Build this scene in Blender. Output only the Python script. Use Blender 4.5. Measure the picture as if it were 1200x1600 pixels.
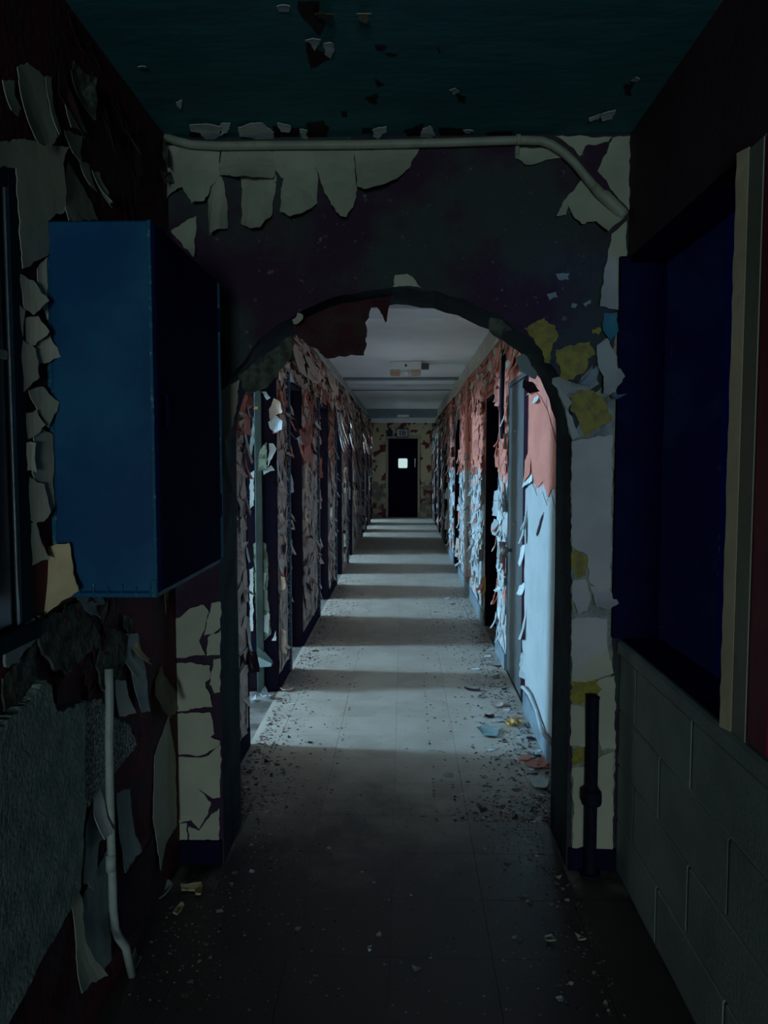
import bpy, math, random
from mathutils import Vector, geometry, noise

for _o in list(bpy.data.objects):
    bpy.data.objects.remove(_o)
SC = bpy.context.scene
COL = SC.collection
rnd = random.Random(7)

# ------------------------------------------------------------------ camera
F, VPX, VPY, H = 1200.0, 631.0, 718.0, 1.475
TH = math.atan((800 - VPY) / F)
PS = math.atan((VPX - 600) / F * math.cos(TH))
cam = bpy.data.cameras.new('camera')
cam.sensor_fit = 'HORIZONTAL'; cam.sensor_width = 36.0; cam.lens = 36.0 * F / 1200.0
cam.clip_start = 0.02; cam.clip_end = 100
camo = bpy.data.objects.new('camera', cam)
camo.location = (0, 0, H)
camo.rotation_euler = (math.pi / 2 - TH, 0, PS)
COL.objects.link(camo)
SC.camera = camo

# ------------------------------------------------------------------ world, exposure
w = bpy.data.worlds.new('World'); SC.world = w; w.use_nodes = True
bg = w.node_tree.nodes['Background']
bg.inputs[0].default_value = (0.10, 0.16, 0.42, 1); bg.inputs[1].default_value = 0.02
SC.view_settings.view_transform = 'Standard'
SC.view_settings.look = 'None'
SC.view_settings.exposure = 0.0
SC.view_settings.gamma = 1.0
SC.view_settings.use_curve_mapping = False

# ------------------------------------------------------------------ daylight at the windows
# doorways along the left side of the corridor (y from, y to); each leads to a small room with a window
LEFT_DOORS = [(3.86, 4.82), (5.30, 6.00), (7.15, 8.05), (8.97, 9.85), (10.88, 11.85),
              (14.60, 15.50), (16.20, 17.17), (18.00, 19.00)]
RIGHT_DOORS = [(4.47, 5.32), (5.85, 6.78), (9.90, 10.85), (12.5, 13.4), (14.7, 15.6), (16.6, 17.5)]
ROOM_X = -5.6
WIN_POWER = 475.0
BACK_POWER = 68.0
def area(name, loc, rot, sx, sy, power, col):
    l = bpy.data.lights.new(name, 'AREA'); l.shape = 'RECTANGLE'
    l.size = sx; l.size_y = sy; l.energy = power; l.color = col
    o = bpy.data.objects.new(name, l); o.location = loc; o.rotation_euler = rot
    COL.objects.link(o)
    return o
for i, (a, b) in enumerate(LEFT_DOORS):
    wy = min(b - a, 0.45)
    area('window_daylight', (ROOM_X - 0.16, (a + b) / 2, 1.90), (0, math.radians(-90), 0), 0.95, wy,
         WIN_POWER * wy / 0.45, (0.36, 0.70, 1.0))
# the window at the rear end of the passage, behind the photographer
area('rear_window_daylight', (0.1, -5.15, 0.95), (math.radians(90), 0, 0), 0.9, 0.9,
     BACK_POWER, (0.72, 0.92, 0.95))
# added blue fill lamp that tints the dark side room on the right navy
area('side_room_blue_fill', (1.9, 0.24, 1.7), (math.radians(90), 0, 0), 0.7, 0.7, 6.5, (0.10, 0.22, 1.0))

# ------------------------------------------------------------------ planes measured in the photograph
XL, XR = -0.815, 0.765        # side walls of the near passage
YA, YB = 2.70, 3.00           # arch wall, front and back
CL, CR = -0.80, 0.717         # corridor walls
YE = 19.66                    # end wall
ZC, ZK = 2.575, 2.54          # ceilings

def ray(px, py):
    cx, cy, cz = (px - 600) / F, (800 - py) / F, -1.0
    a = math.pi / 2 - TH
    x, y, z = cx, cy * math.cos(a) - cz * math.sin(a), cy * math.sin(a) + cz * math.cos(a)
    return (x * math.cos(PS) - y * math.sin(PS), x * math.sin(PS) + y * math.cos(PS), z)
def on_plane(px, py, plane):
    ax, val = plane[0], plane[1]
    d = ray(px, py); k = 'XYZ'.index(ax)
    o = (0, 0, H)
    t = (val - o[k]) / d[k]
    return tuple(o[i] + d[i] * t for i in range(3))
# a plane is (axis, value, sign of the normal)
ARCH = ('Y', YA, -1); LEFT = ('X', XL, 1); RIGHT = ('X', XR, -1); CEIL = ('Z', ZC, -1); FLOOR = ('Z', 0.0, 1)
CORL = ('X', CL, 1); CORR = ('X', CR, -1); ENDW = ('Y', YE, -1); CEILK = ('Z', ZK, -1)
def uv_of(p, plane):
    return {'Y': (p[0], p[2]), 'X': (p[1], p[2]), 'Z': (p[0], p[1])}[plane[0]]
def from_uv(u, v, n, plane):
    c = plane[1] + plane[2] * n
    return {'Y': (u, c, v), 'X': (c, u, v), 'Z': (u, v, c)}[plane[0]]

# ------------------------------------------------------------------ materials
MATS = {}
def mat(name, col, rough=0.7, col2=None, scale=6.0, mix=(0.42, 0.6), bump=0.15, bscale=40.0, metal=0.0, spec=0.3,
        emit=None, detail=6.0, stretch=(1, 1, 1), speck=None, speck_scale=60.0, speck_at=0.62):
    if name in MATS: return MATS[name]
    m = bpy.data.materials.new(name); m.use_nodes = True
    nt = m.node_tree; b = nt.nodes['Principled BSDF']
    b.inputs['Roughness'].default_value = rough
    b.inputs['Metallic'].default_value = metal
    b.inputs['Specular IOR Level'].default_value = spec
    tc = nt.nodes.new('ShaderNodeTexCoord'); mp = nt.nodes.new('ShaderNodeMapping')
    mp.inputs['Scale'].default_value = stretch
    geo = nt.nodes.new('ShaderNodeNewGeometry')
    nt.links.new(geo.outputs['Position'], mp.inputs['Vector'])
    if col2 is None: col2 = tuple(c * 0.78 for c in col)
    n = nt.nodes.new('ShaderNodeTexNoise'); n.inputs['Scale'].default_value = scale; n.inputs['Detail'].default_value = detail
    n.inputs['Roughness'].default_value = 0.6
    nt.links.new(mp.outputs[0], n.inputs['Vector'])
    r = nt.nodes.new('ShaderNodeValToRGB')
    r.color_ramp.elements[0].position = mix[0]; r.color_ramp.elements[1].position = mix[1]
    r.color_ramp.elements[0].color = (*col, 1); r.color_ramp.elements[1].color = (*col2, 1)
    nt.links.new(n.outputs['Fac'], r.inputs[0])
    out = r.outputs[0]
    if speck is not None:
        n2 = nt.nodes.new('ShaderNodeTexNoise'); n2.inputs['Scale'].default_value = speck_scale; n2.inputs['Detail'].default_value = 3
        nt.links.new(mp.outputs[0], n2.inputs['Vector'])
        r2 = nt.nodes.new('ShaderNodeValToRGB')
        r2.color_ramp.elements[0].position = speck_at; r2.color_ramp.elements[1].position = speck_at + 0.05
        r2.color_ramp.elements[0].color = (0, 0, 0, 1); r2.color_ramp.elements[1].color = (1, 1, 1, 1)
        nt.links.new(n2.outputs['Fac'], r2.inputs[0])
        mx = nt.nodes.new('ShaderNodeMix'); mx.data_type = 'RGBA'
        nt.links.new(r2.outputs[0], mx.inputs['Factor'])
        nt.links.new(out, mx.inputs['A']); mx.inputs['B'].default_value = (*speck, 1)
        out = mx.outputs['Result']
    nt.links.new(out, b.inputs['Base Color'])
    if bump:
        n3 = nt.nodes.new('ShaderNodeTexNoise'); n3.inputs['Scale'].default_value = bscale; n3.inputs['Detail'].default_value = 5
        nt.links.new(mp.outputs[0], n3.inputs['Vector'])
        bp = nt.nodes.new('ShaderNodeBump'); bp.inputs['Strength'].default_value = bump; bp.inputs['Distance'].default_value = 0.01
        nt.links.new(n3.outputs['Fac'], bp.inputs['Height'])
        nt.links.new(bp.outputs[0], b.inputs['Normal'])
    if emit:
        b.inputs['Emission Color'].default_value = (*emit[0], 1); b.inputs['Emission Strength'].default_value = emit[1]
    MATS[name] = m
    return m
def peel_mat(name, top, under, z_edge, soft, scale, under2=None, rough=0.75, stretch=(1, 1, 1), hole_scale=None, holes=None, hole_at=0.62):
    """Two coats of paint: the top coat survives above an irregular, ragged height; the under coat shows elsewhere."""
    m = bpy.data.materials.new(name); m.use_nodes = True
    nt = m.node_tree; b = nt.nodes['Principled BSDF']; b.inputs['Roughness'].default_value = rough
    b.inputs['Specular IOR Level'].default_value = 0.3
    geo = nt.nodes.new('ShaderNodeNewGeometry'); mp = nt.nodes.new('ShaderNodeMapping'); mp.inputs['Scale'].default_value = stretch
    nt.links.new(geo.outputs['Position'], mp.inputs['Vector'])
    sp = nt.nodes.new('ShaderNodeSeparateXYZ'); nt.links.new(geo.outputs['Position'], sp.inputs[0])
    n = nt.nodes.new('ShaderNodeTexNoise'); n.inputs['Scale'].default_value = scale; n.inputs['Detail'].default_value = 8
    nt.links.new(mp.outputs[0], n.inputs['Vector'])
    a = nt.nodes.new('ShaderNodeMath'); a.operation = 'MULTIPLY_ADD'
    nt.links.new(n.outputs['Fac'], a.inputs[0]); a.inputs[1].default_value = soft; nt.links.new(sp.outputs['Z'], a.inputs[2])
    r = nt.nodes.new('ShaderNodeValToRGB')
    mr = nt.nodes.new('ShaderNodeMapRange'); mr.inputs['From Min'].default_value = z_edge + soft * 0.5 - 0.02
    mr.inputs['From Max'].default_value = z_edge + soft * 0.5 + 0.02
    nt.links.new(a.outputs[0], mr.inputs[0])
    n2 = nt.nodes.new('ShaderNodeTexNoise'); n2.inputs['Scale'].default_value = scale * 2.2; n2.inputs['Detail'].default_value = 6
    nt.links.new(mp.outputs[0], n2.inputs['Vector'])
    ru = nt.nodes.new('ShaderNodeValToRGB'); u2 = under2 or tuple(c * 0.8 for c in under)
    ru.color_ramp.elements[0].position = 0.45; ru.color_ramp.elements[1].position = 0.55
    ru.color_ramp.elements[0].color = (*under, 1); ru.color_ramp.elements[1].color = (*u2, 1)
    nt.links.new(n2.outputs['Fac'], ru.inputs[0])
    mx = nt.nodes.new('ShaderNodeMix'); mx.data_type = 'RGBA'
    nt.links.new(mr.outputs[0], mx.inputs['Factor']); nt.links.new(ru.outputs[0], mx.inputs['A']); mx.inputs['B'].default_value = (*top, 1)
    out = mx.outputs['Result']
    if holes:
        n4 = nt.nodes.new('ShaderNodeTexNoise'); n4.inputs['Scale'].default_value = hole_scale or scale * 1.4; n4.inputs['Detail'].default_value = 7
        m4 = nt.nodes.new('ShaderNodeMapping'); m4.inputs['Location'].default_value = (3.1, 7.7, 1.3); m4.inputs['Scale'].default_value = stretch
        nt.links.new(geo.outputs['Position'], m4.inputs['Vector']); nt.links.new(m4.outputs[0], n4.inputs['Vector'])
        r4 = nt.nodes.new('ShaderNodeValToRGB'); r4.color_ramp.elements[0].position = hole_at; r4.color_ramp.elements[1].position = hole_at + 0.015
        r4.color_ramp.elements[0].color = (0, 0, 0, 1); r4.color_ramp.elements[1].color = (1, 1, 1, 1)
        nt.links.new(n4.outputs['Fac'], r4.inputs[0])
        mh = nt.nodes.new('ShaderNodeMix'); mh.data_type = 'RGBA'
        nt.links.new(r4.outputs[0], mh.inputs['Factor']); nt.links.new(out, mh.inputs['A']); mh.inputs['B'].default_value = (*holes, 1)
        out = mh.outputs['Result']
    nt.links.new(out, b.inputs['Base Color'])
    bp = nt.nodes.new('ShaderNodeBump'); bp.inputs['Strength'].default_value = 0.35; bp.inputs['Distance'].default_value = 0.01
    nt.links.new(n2.outputs['Fac'], bp.inputs['Height']); nt.links.new(bp.outputs[0], b.inputs['Normal'])
    return m

M = {}
M['cream'] = mat('cream_paint', (0.42, 0.46, 0.36), 0.55, (0.33, 0.37, 0.29), 5, bump=0.08, bscale=25)
M['cream_pier'] = mat('pale_cream_paint', (0.50, 0.50, 0.40), 0.55, (0.42, 0.43, 0.34), 4, bump=0.06, bscale=18)
M['undercoat'] = mat('grey_green_undercoat', (0.30, 0.34, 0.28), 0.7, (0.14, 0.17, 0.14), 14, (0.45, 0.6), bump=0.3)
M['tan'] = mat('tan_paint', (0.60, 0.50, 0.30), 0.6, (0.48, 0.38, 0.22), 9, bump=0.08)
M['yellow'] = mat('yellow_paint', (0.32, 0.29, 0.05), 0.7, (0.22, 0.19, 0.05), 30, bump=0.5, bscale=60)
M['teal_flake'] = mat('teal_paint', (0.05, 0.22, 0.26), 0.6, (0.04, 0.16, 0.2), 9)
M['bluegrey'] = mat('blue_grey_paint', (0.26, 0.34, 0.34), 0.6, (0.2, 0.28, 0.28), 9)
M['white_flake'] = mat('white_paint', (0.66, 0.72, 0.74), 0.6, (0.54, 0.6, 0.62), 9, spec=0.1)
M['olive'] = mat('olive_paint', (0.16, 0.17, 0.08), 0.7, (0.1, 0.1, 0.05), 14)
M['moss'] = mat('mossy_plaster', (0.10, 0.13, 0.10), 0.9, (0.045, 0.05, 0.045), 30, bump=0.6, bscale=50)
M['arch'] = mat('stained_arch_paint', (0.040, 0.018, 0.046), 0.8, (0.040, 0.056, 0.056), 3.2, (0.44, 0.58), bump=0.5, bscale=35,
                speck=(0.11, 0.13, 0.11), speck_scale=28, speck_at=0.70)
M['soffit'] = mat('dark_teal_soffit', (0.026, 0.05, 0.06), 0.8, (0.014, 0.014, 0.028), 4, bump=0.4, spec=0.08)
M['leftwall'] = mat('maroon_stripped_wall', (0.10, 0.016, 0.030), 0.8, (0.05, 0.03, 0.036), 5, (0.45, 0.6), bump=0.5, bscale=40)
M['rightwall'] = mat('dark_maroon_wall', (0.12, 0.065, 0.085), 0.8, (0.10, 0.06, 0.075), 3, bump=0.15, spec=0.1)
M['block'] = mat('grey_green_block_paint', (0.36, 0.43, 0.40), 0.7, (0.29, 0.35, 0.33), 5, bump=0.15, bscale=80, spec=0.15)
M['mortar'] = mat('mortar', (0.50, 0.54, 0.48), 0.8, bump=0.3)
M['stucco'] = mat('green_grey_render', (0.24, 0.34, 0.30), 0.9, (0.15, 0.23, 0.21), 14, bump=0.9, bscale=90)
M['speckled'] = mat('speckled_concrete', (0.12, 0.16, 0.16), 0.95, (0.50, 0.56, 0.52), 90, (0.46, 0.58), bump=0.8, bscale=110)
M['ceil'] = mat('teal_ceiling_paint', (0.036, 0.175, 0.20), 0.6, (0.030, 0.14, 0.165), 5, bump=0.3, bscale=14, stretch=(0.8, 2.0, 1), spec=0.15)
M['dark_patch'] = mat('bare_maroon_patch', (0.035, 0.014, 0.022), 0.8, bump=0.3)
M['cab'] = mat('blue_cabinet_enamel', (0.003, 0.060, 0.17), 0.5, (0.008, 0.12, 0.24), 4, (0.45, 0.75), bump=0.05, bscale=15, spec=0.2,
               speck=(0.10, 0.30, 0.34), speck_scale=120, speck_at=0.74)
M['cab_edge'] = mat('worn_cabinet_edge', (0.008, 0.10, 0.19), 0.6, (0.14, 0.30, 0.36), 70, (0.56, 0.68), bump=0.2, spec=0.2)
M['navy'] = mat('shaded_side_navy', (0.006, 0.008, 0.06), 0.9, (0.005, 0.006, 0.045), 5, bump=0.1, spec=0.03)  # shade of the cabinet's right side is put into this near-black navy
M['window_frame'] = mat('dark_teal_frame', (0.012, 0.035, 0.055), 0.8, (0.010, 0.026, 0.04), 8, bump=0.1, spec=0.05)
M['glass'] = mat('black_glass', (0.004, 0.004, 0.012), 0.3, (0.005, 0.005, 0.01), 4, bump=0)
M['metal'] = mat('worn_steel', (0.45, 0.47, 0.48), 0.35, (0.3, 0.32, 0.33), 20, metal=0.8, bump=0.05)
M['red'] = mat('dark_red_paint', (0.30, 0.012, 0.05), 0.6, (0.20, 0.010, 0.045), 6, bump=0.2, stretch=(1, 1, 0.2))
M['post'] = mat('lit_beige_post_paint', (0.55, 0.49, 0.33), 0.6, (0.47, 0.42, 0.28), 6, bump=0.1)  # beige made brighter to paint in the light on the moulding
M['post_side'] = mat('olive_grey_post_paint', (0.33, 0.36, 0.28), 0.6, (0.28, 0.31, 0.24), 6, bump=0.1)
M['black_pipe'] = mat('black_iron', (0.010, 0.010, 0.026), 0.7, (0.014, 0.014, 0.03), 25, bump=0.15, spec=0.1)
M['pipe'] = mat('painted_conduit', (0.33, 0.37, 0.30), 0.5, (0.26, 0.3, 0.24), 14, bump=0.08)
M['pipe_pale'] = mat('pale_conduit', (0.42, 0.50, 0.46), 0.5, (0.34, 0.41, 0.38), 14, bump=0.08)
M['base_black'] = mat('black_baseboard', (0.008, 0.008, 0.035), 0.8, bump=0.1, spec=0.05)
M['base_grey'] = mat('grey_baseboard', (0.20, 0.26, 0.30), 0.5, (0.14, 0.18, 0.22), 8, bump=0.15)
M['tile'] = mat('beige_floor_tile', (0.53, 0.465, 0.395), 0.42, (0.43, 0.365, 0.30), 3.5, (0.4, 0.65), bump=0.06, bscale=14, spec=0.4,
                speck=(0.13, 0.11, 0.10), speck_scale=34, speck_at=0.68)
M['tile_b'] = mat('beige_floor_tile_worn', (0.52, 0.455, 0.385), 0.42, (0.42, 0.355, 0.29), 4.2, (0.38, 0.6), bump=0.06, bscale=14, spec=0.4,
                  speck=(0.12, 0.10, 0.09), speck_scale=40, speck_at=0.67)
M['tile_shaded'] = mat('shaded_floor_tile', (0.13, 0.115, 0.10), 0.75, (0.07, 0.05, 0.055), 3.2, (0.4, 0.62), bump=0.12, bscale=30, spec=0.12,
                speck=(0.03, 0.02, 0.025), speck_scale=40, speck_at=0.64)  # unused darker tile copy, the near floor's shade mixed into its colour
def paint_floor_shade(m, y0, y1):
    """Shade of the dim floor put into the tile colour; it thins out, in irregular blotches, from the near passage towards the corridor."""
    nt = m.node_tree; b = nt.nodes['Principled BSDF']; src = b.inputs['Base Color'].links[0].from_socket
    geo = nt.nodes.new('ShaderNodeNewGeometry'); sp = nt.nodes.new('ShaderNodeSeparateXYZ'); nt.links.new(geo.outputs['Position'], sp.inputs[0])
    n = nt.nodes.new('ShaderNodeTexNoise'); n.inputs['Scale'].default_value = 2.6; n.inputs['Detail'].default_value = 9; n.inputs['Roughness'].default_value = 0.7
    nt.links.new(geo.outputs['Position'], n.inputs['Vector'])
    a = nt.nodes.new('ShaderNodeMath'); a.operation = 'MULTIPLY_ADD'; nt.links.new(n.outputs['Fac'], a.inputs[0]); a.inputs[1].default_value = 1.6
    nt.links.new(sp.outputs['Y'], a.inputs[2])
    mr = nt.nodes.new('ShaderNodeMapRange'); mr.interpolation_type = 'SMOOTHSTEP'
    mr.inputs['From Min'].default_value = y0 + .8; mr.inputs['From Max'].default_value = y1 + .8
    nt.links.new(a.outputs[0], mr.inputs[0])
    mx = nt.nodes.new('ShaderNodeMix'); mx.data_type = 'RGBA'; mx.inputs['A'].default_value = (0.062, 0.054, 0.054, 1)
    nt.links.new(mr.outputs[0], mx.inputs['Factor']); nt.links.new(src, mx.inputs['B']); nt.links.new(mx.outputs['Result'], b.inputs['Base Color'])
for k_ in ('tile', 'tile_b'): paint_floor_shade(M[k_], 2.5, 3.8)  # tiles before the arch carry the floor's shade in their colour
M['slab'] = mat('floor_screed', (0.30, 0.27, 0.25), 0.5, (0.10, 0.09, 0.08), 5, bump=0.1)
M['bounce_floor'] = mat('pale_bounce_floor', (0.76, 0.66, 0.54), 0.5, (0.68, 0.58, 0.47), 3)
M['kceil'] = mat('white_gloss_ceiling', (0.92, 0.91, 0.92), 0.3, (0.84, 0.83, 0.85), 1.6, bump=0.03, bscale=6, spec=0.45)
M['beam'] = mat('grey_beam_paint', (0.62, 0.62, 0.65), 0.35, (0.55, 0.55, 0.58), 3, bump=0.05)
M['beam_dark'] = mat('slate_beam_paint', (0.16, 0.21, 0.24), 0.35, (0.13, 0.17, 0.2), 3, bump=0.05)
M['corl'] = peel_mat('taupe_and_rust_paint', (0.38, 0.17, 0.13), (0.58, 0.46, 0.40), 1.6, 0.9, 5, under2=(0.46, 0.37, 0.32), stretch=(1, 1, 0.4),
                     holes=(0.05, 0.02, 0.03), hole_at=0.57, hole_scale=16)
M['corfar'] = mat('stripped_far_wall', (0.05, 0.025, 0.035), 0.8, (0.16, 0.12, 0.10), 9, (0.5, 0.6), bump=0.5, bscale=40, stretch=(1, 1, 0.35), spec=0.1)
M['taupe'] = mat('taupe_paint', (0.58, 0.46, 0.40), 0.65, (0.48, 0.38, 0.33), 8, bump=0.1)
M['taupe_b'] = mat('faded_tan_paint', (0.68, 0.54, 0.44), 0.65, (0.57, 0.45, 0.37), 8, bump=0.1)
M['rust'] = mat('rust_red_paint', (0.44, 0.15, 0.10), 0.65, (0.33, 0.11, 0.08), 9, bump=0.1)
M['salmon'] = mat('salmon_paint', (0.66, 0.235, 0.175), 0.6, (0.58, 0.195, 0.145), 6, bump=0.08)
M['pinkwall'] = peel_mat('salmon_over_white_paint', (0.62, 0.22, 0.165), (0.48, 0.50, 0.52), 1.36, 0.35, 7,
                         under2=(0.44, 0.38, 0.38), stretch=(1, 1, 0.45), holes=(0.20, 0.09, 0.08), hole_at=0.62, hole_scale=20)
M['panelwhite'] = mat('white_wall_paint', (0.44, 0.47, 0.48), 0.7, (0.40, 0.43, 0.44), 5, bump=0.1, spec=0.1)
M['orange_wood'] = mat('orange_brown_plaster', (0.36, 0.16, 0.06), 0.8, (0.24, 0.1, 0.04), 14)
M['band'] = mat('beige_upper_wall', (0.50, 0.45, 0.38), 0.6, (0.42, 0.37, 0.31), 5, bump=0.12)
M['frame_green'] = mat('grey_green_frame_paint', (0.06, 0.08, 0.075), 0.6, (0.045, 0.06, 0.055), 8, bump=0.1, spec=0.1)
M['frame_speck'] = mat('flaking_teal_frame', (0.02, 0.03, 0.05), 0.6, (0.16, 0.28, 0.34), 60, (0.52, 0.6), bump=0.4)
M['green_plaster'] = mat('pale_green_plaster', (0.24, 0.30, 0.23), 0.8, (0.09, 0.12, 0.07), 16, (0.46, 0.56), bump=0.4)
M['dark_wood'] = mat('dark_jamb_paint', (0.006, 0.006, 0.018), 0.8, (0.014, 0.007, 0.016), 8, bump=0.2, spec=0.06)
M['steel_door'] = mat('grey_steel_door', (0.11, 0.12, 0.13), 0.55, (0.09, 0.10, 0.10), 3, bump=0.05, spec=0.15)
M['maroon_stile'] = mat('dark_maroon_stile', (0.025, 0.005, 0.014), 0.7, (0.010, 0.006, 0.014), 6, bump=0.1, spec=0.05)
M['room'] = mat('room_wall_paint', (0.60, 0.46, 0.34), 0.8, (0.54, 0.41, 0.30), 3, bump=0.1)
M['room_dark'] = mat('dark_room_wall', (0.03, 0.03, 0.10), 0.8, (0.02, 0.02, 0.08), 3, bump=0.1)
M['endwall'] = peel_mat('olive_beige_end_wall', (0.58, 0.50, 0.33), (0.52, 0.46, 0.31), 0.9, 0.8, 3.0, under2=(0.22, 0.21, 0.17),
                        holes=(0.18, 0.025, 0.04), hole_at=0.555, hole_scale=4.5)
M['door_frame_beige'] = mat('beige_door_frame', (0.36, 0.32, 0.25), 0.5, (0.3, 0.27, 0.21), 8)
M['end_door'] = mat('navy_door_paint', (0.003, 0.003, 0.02), 0.8, (0.003, 0.003, 0.014), 4, bump=0.05, spec=0.02)
M['pane_lit'] = mat('daylit_door_glass', (0.5, 0.6, 0.6), 0.3, (0.5, 0.6, 0.6), 3, bump=0, emit=((0.62, 0.85, 0.86), 0.75))
M['lamp_white'] = mat('white_lamp_plastic', (0.72, 0.76, 0.76), 0.4, (0.66, 0.7, 0.7), 5, bump=0)
M['lamp_tan'] = mat('tan_ballast', (0.52, 0.36, 0.24), 0.6, (0.44, 0.3, 0.2), 8, bump=0.05)
M['sign_white'] = mat('sign_white', (0.62, 0.64, 0.66), 0.5, (0.55, 0.57, 0.6), 8, bump=0)
M['sign_dark'] = mat('sign_dark', (0.02, 0.018, 0.045), 0.5, (0.016, 0.015, 0.04), 8, bump=0)
M['rubble'] = mat('mixed_rubble', (0.30, 0.30, 0.29), 0.85, (0.12, 0.09, 0.08), 18, (0.45, 0.55), bump=0.2)
M['rubble_red'] = mat('reddish_rubble', (0.26, 0.13, 0.10), 0.85, (0.14, 0.07, 0.06), 18, bump=0.2)
M['chip_yellow'] = mat('ochre_chip', (0.62, 0.36, 0.08), 0.7, (0.5, 0.3, 0.1), 20)
M['curtain_green'] = mat('dark_green_curtain', (0.10, 0.42, 0.22), 0.8, (0.05, 0.2, 0.12), 10, bump=0.4, stretch=(3, 3, 0.5))

# ------------------------------------------------------------------ mesh helpers
ORG = {}
class MB:
    def __init__(s): s.v = []; s.f = []; s.m = []
    def add(s, vs, fs, mi=0):
        k = len(s.v); s.v += [tuple(p) for p in vs]
        for f in fs: s.f.append([k + i for i in f]); s.m.append(mi)
        return s
    def box(s, x0, x1, y0, y1, z0, z1, mi=0):
        x0, x1 = min(x0, x1), max(x0, x1); y0, y1 = min(y0, y1), max(y0, y1); z0, z1 = min(z0, z1), max(z0, z1)
        return s.add([(x0, y0, z0), (x1, y0, z0), (x1, y1, z0), (x0, y1, z0), (x0, y0, z1), (x1, y0, z1), (x1, y1, z1), (x0, y1, z1)],
                     [(0, 3, 2, 1), (4, 5, 6, 7), (0, 1, 5, 4), (1, 2, 6, 5), (2, 3, 7, 6), (3, 0, 4, 7)], mi)
    def bbox(s, x0, x1, y0, y1, z0, z1, b=0.006, mi=0):
        """box with chamfered edges"""
        x0, x1 = min(x0, x1), max(x0, x1); y0, y1 = min(y0, y1), max(y0, y1); z0, z1 = min(z0, z1), max(z0, z1)
        b = min(b, (x1 - x0) * .45, (y1 - y0) * .45, (z1 - z0) * .45)
        vs = []; idx = {}
        for sx in (0, 1):
            for sy in (0, 1):
                for sz in (0, 1):
                    X, Y, Z = (x0, x1)[sx], (y0, y1)[sy], (z0, z1)[sz]
                    dx, dy, dz = (b, -b)[sx], (b, -b)[sy], (b, -b)[sz]
                    idx[sx, sy, sz, 0] = len(vs); vs.append((X, Y + dy, Z + dz))
                    idx[sx, sy, sz, 1] = len(vs); vs.append((X + dx, Y, Z + dz))
                    idx[sx, sy, sz, 2] = len(vs); vs.append((X + dx, Y + dy, Z))
        g = idx; fs = []
        for q in (0, 1):
            fs.append([g[q, 0, 0, 0], g[q, 1, 0, 0], g[q, 1, 1, 0], g[q, 0, 1, 0]])
            fs.append([g[0, q, 0, 1], g[1, q, 0, 1], g[1, q, 1, 1], g[0, q, 1, 1]])
            fs.append([g[0, 0, q, 2], g[1, 0, q, 2], g[1, 1, q, 2], g[0, 1, q, 2]])
        for a in (0, 1):
            for c in (0, 1):
                fs.append([g[a, c, 0, 0], g[a, c, 1, 0], g[a, c, 1, 1], g[a, c, 0, 1]])
                fs.append([g[a, 0, c, 0], g[a, 1, c, 0], g[a, 1, c, 2], g[a, 0, c, 2]])
                fs.append([g[0, a, c, 1], g[1, a, c, 1], g[1, a, c, 2], g[0, a, c, 2]])
                for d in (0, 1): fs.append([g[a, c, d, 0], g[a, c, d, 1], g[a, c, d, 2]])
        return s.add(vs, fs, mi)
    def tube(s, pts, r, seg=12, mi=0, cap=True):
        pts = [Vector(p) for p in pts]; rs = r if isinstance(r, (list, tuple)) else [r] * len(pts)
        k = len(s.v); up = None
        for i, p in enumerate(pts):
            t = (pts[min(i + 1, len(pts) - 1)] - pts[max(i - 1, 0)]).normalized()
            if up is None:
                up = t.orthogonal().normalized()
            else:
                up = (up - t * up.dot(t)).normalized()
            sd = t.cross(up)
            for j in range(seg):
                a = 2 * math.pi * j / seg
                s.v.append(tuple(p + (up * math.cos(a) + sd * math.sin(a)) * rs[i]))
        for i in range(len(pts) - 1):
            for j in range(seg):
                j2 = (j + 1) % seg
                s.f.append([k + i * seg + j, k + i * seg + j2, k + (i + 1) * seg + j2, k + (i + 1) * seg + j]); s.m.append(mi)
        if cap:
            s.f.append([k + j for j in range(seg)][::-1]); s.m.append(mi)
            s.f.append([k + (len(pts) - 1) * seg + j for j in range(seg)]); s.m.append(mi)
        return s
    def build(s, name, mats, parent=None, smooth=False, fix=False, org=None):
        me = bpy.data.meshes.new(name)
        o0 = ORG.get(parent.name, (0, 0, 0)) if parent else (org or (0, 0, 0))
        me.from_pydata([(a - o0[0], b - o0[1], c - o0[2]) for a, b, c in s.v], [], s.f)
        for m in (mats if isinstance(mats, (list, tuple)) else [mats]): me.materials.append(m)
        me.polygons.foreach_set('material_index', s.m)
        if smooth: me.polygons.foreach_set('use_smooth', [True] * len(s.f))
        if fix:
            import bmesh
            bm = bmesh.new(); bm.from_mesh(me); bmesh.ops.recalc_face_normals(bm, faces=bm.faces); bm.to_mesh(me); bm.free()
        me.update()
        o = bpy.data.objects.new(name, me); COL.objects.link(o)
        if parent: o.parent = parent; ORG[o.name] = o0
        else: o.location = o0; ORG[o.name] = o0
        return o
def tag(o, label, cat, group=None, kind=None):
    o['label'] = label
    if cat: o['category'] = cat
    if group: o['group'] = group
    if kind: o['kind'] = kind
    return o
def thing(name, loc, label, cat, group=None, kind=None):
    o = bpy.data.objects.new(name, None); o.location = loc; o.empty_display_size = 0.05; COL.objects.link(o)
    ORG[o.name] = tuple(loc)
    return tag(o, label, cat, group, kind)
def struct(name, mb, mats, label, cat='wall', fix=True, smooth=False):
    return tag(mb.build(name, mats, fix=fix, smooth=smooth), label, cat, kind='structure')

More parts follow.
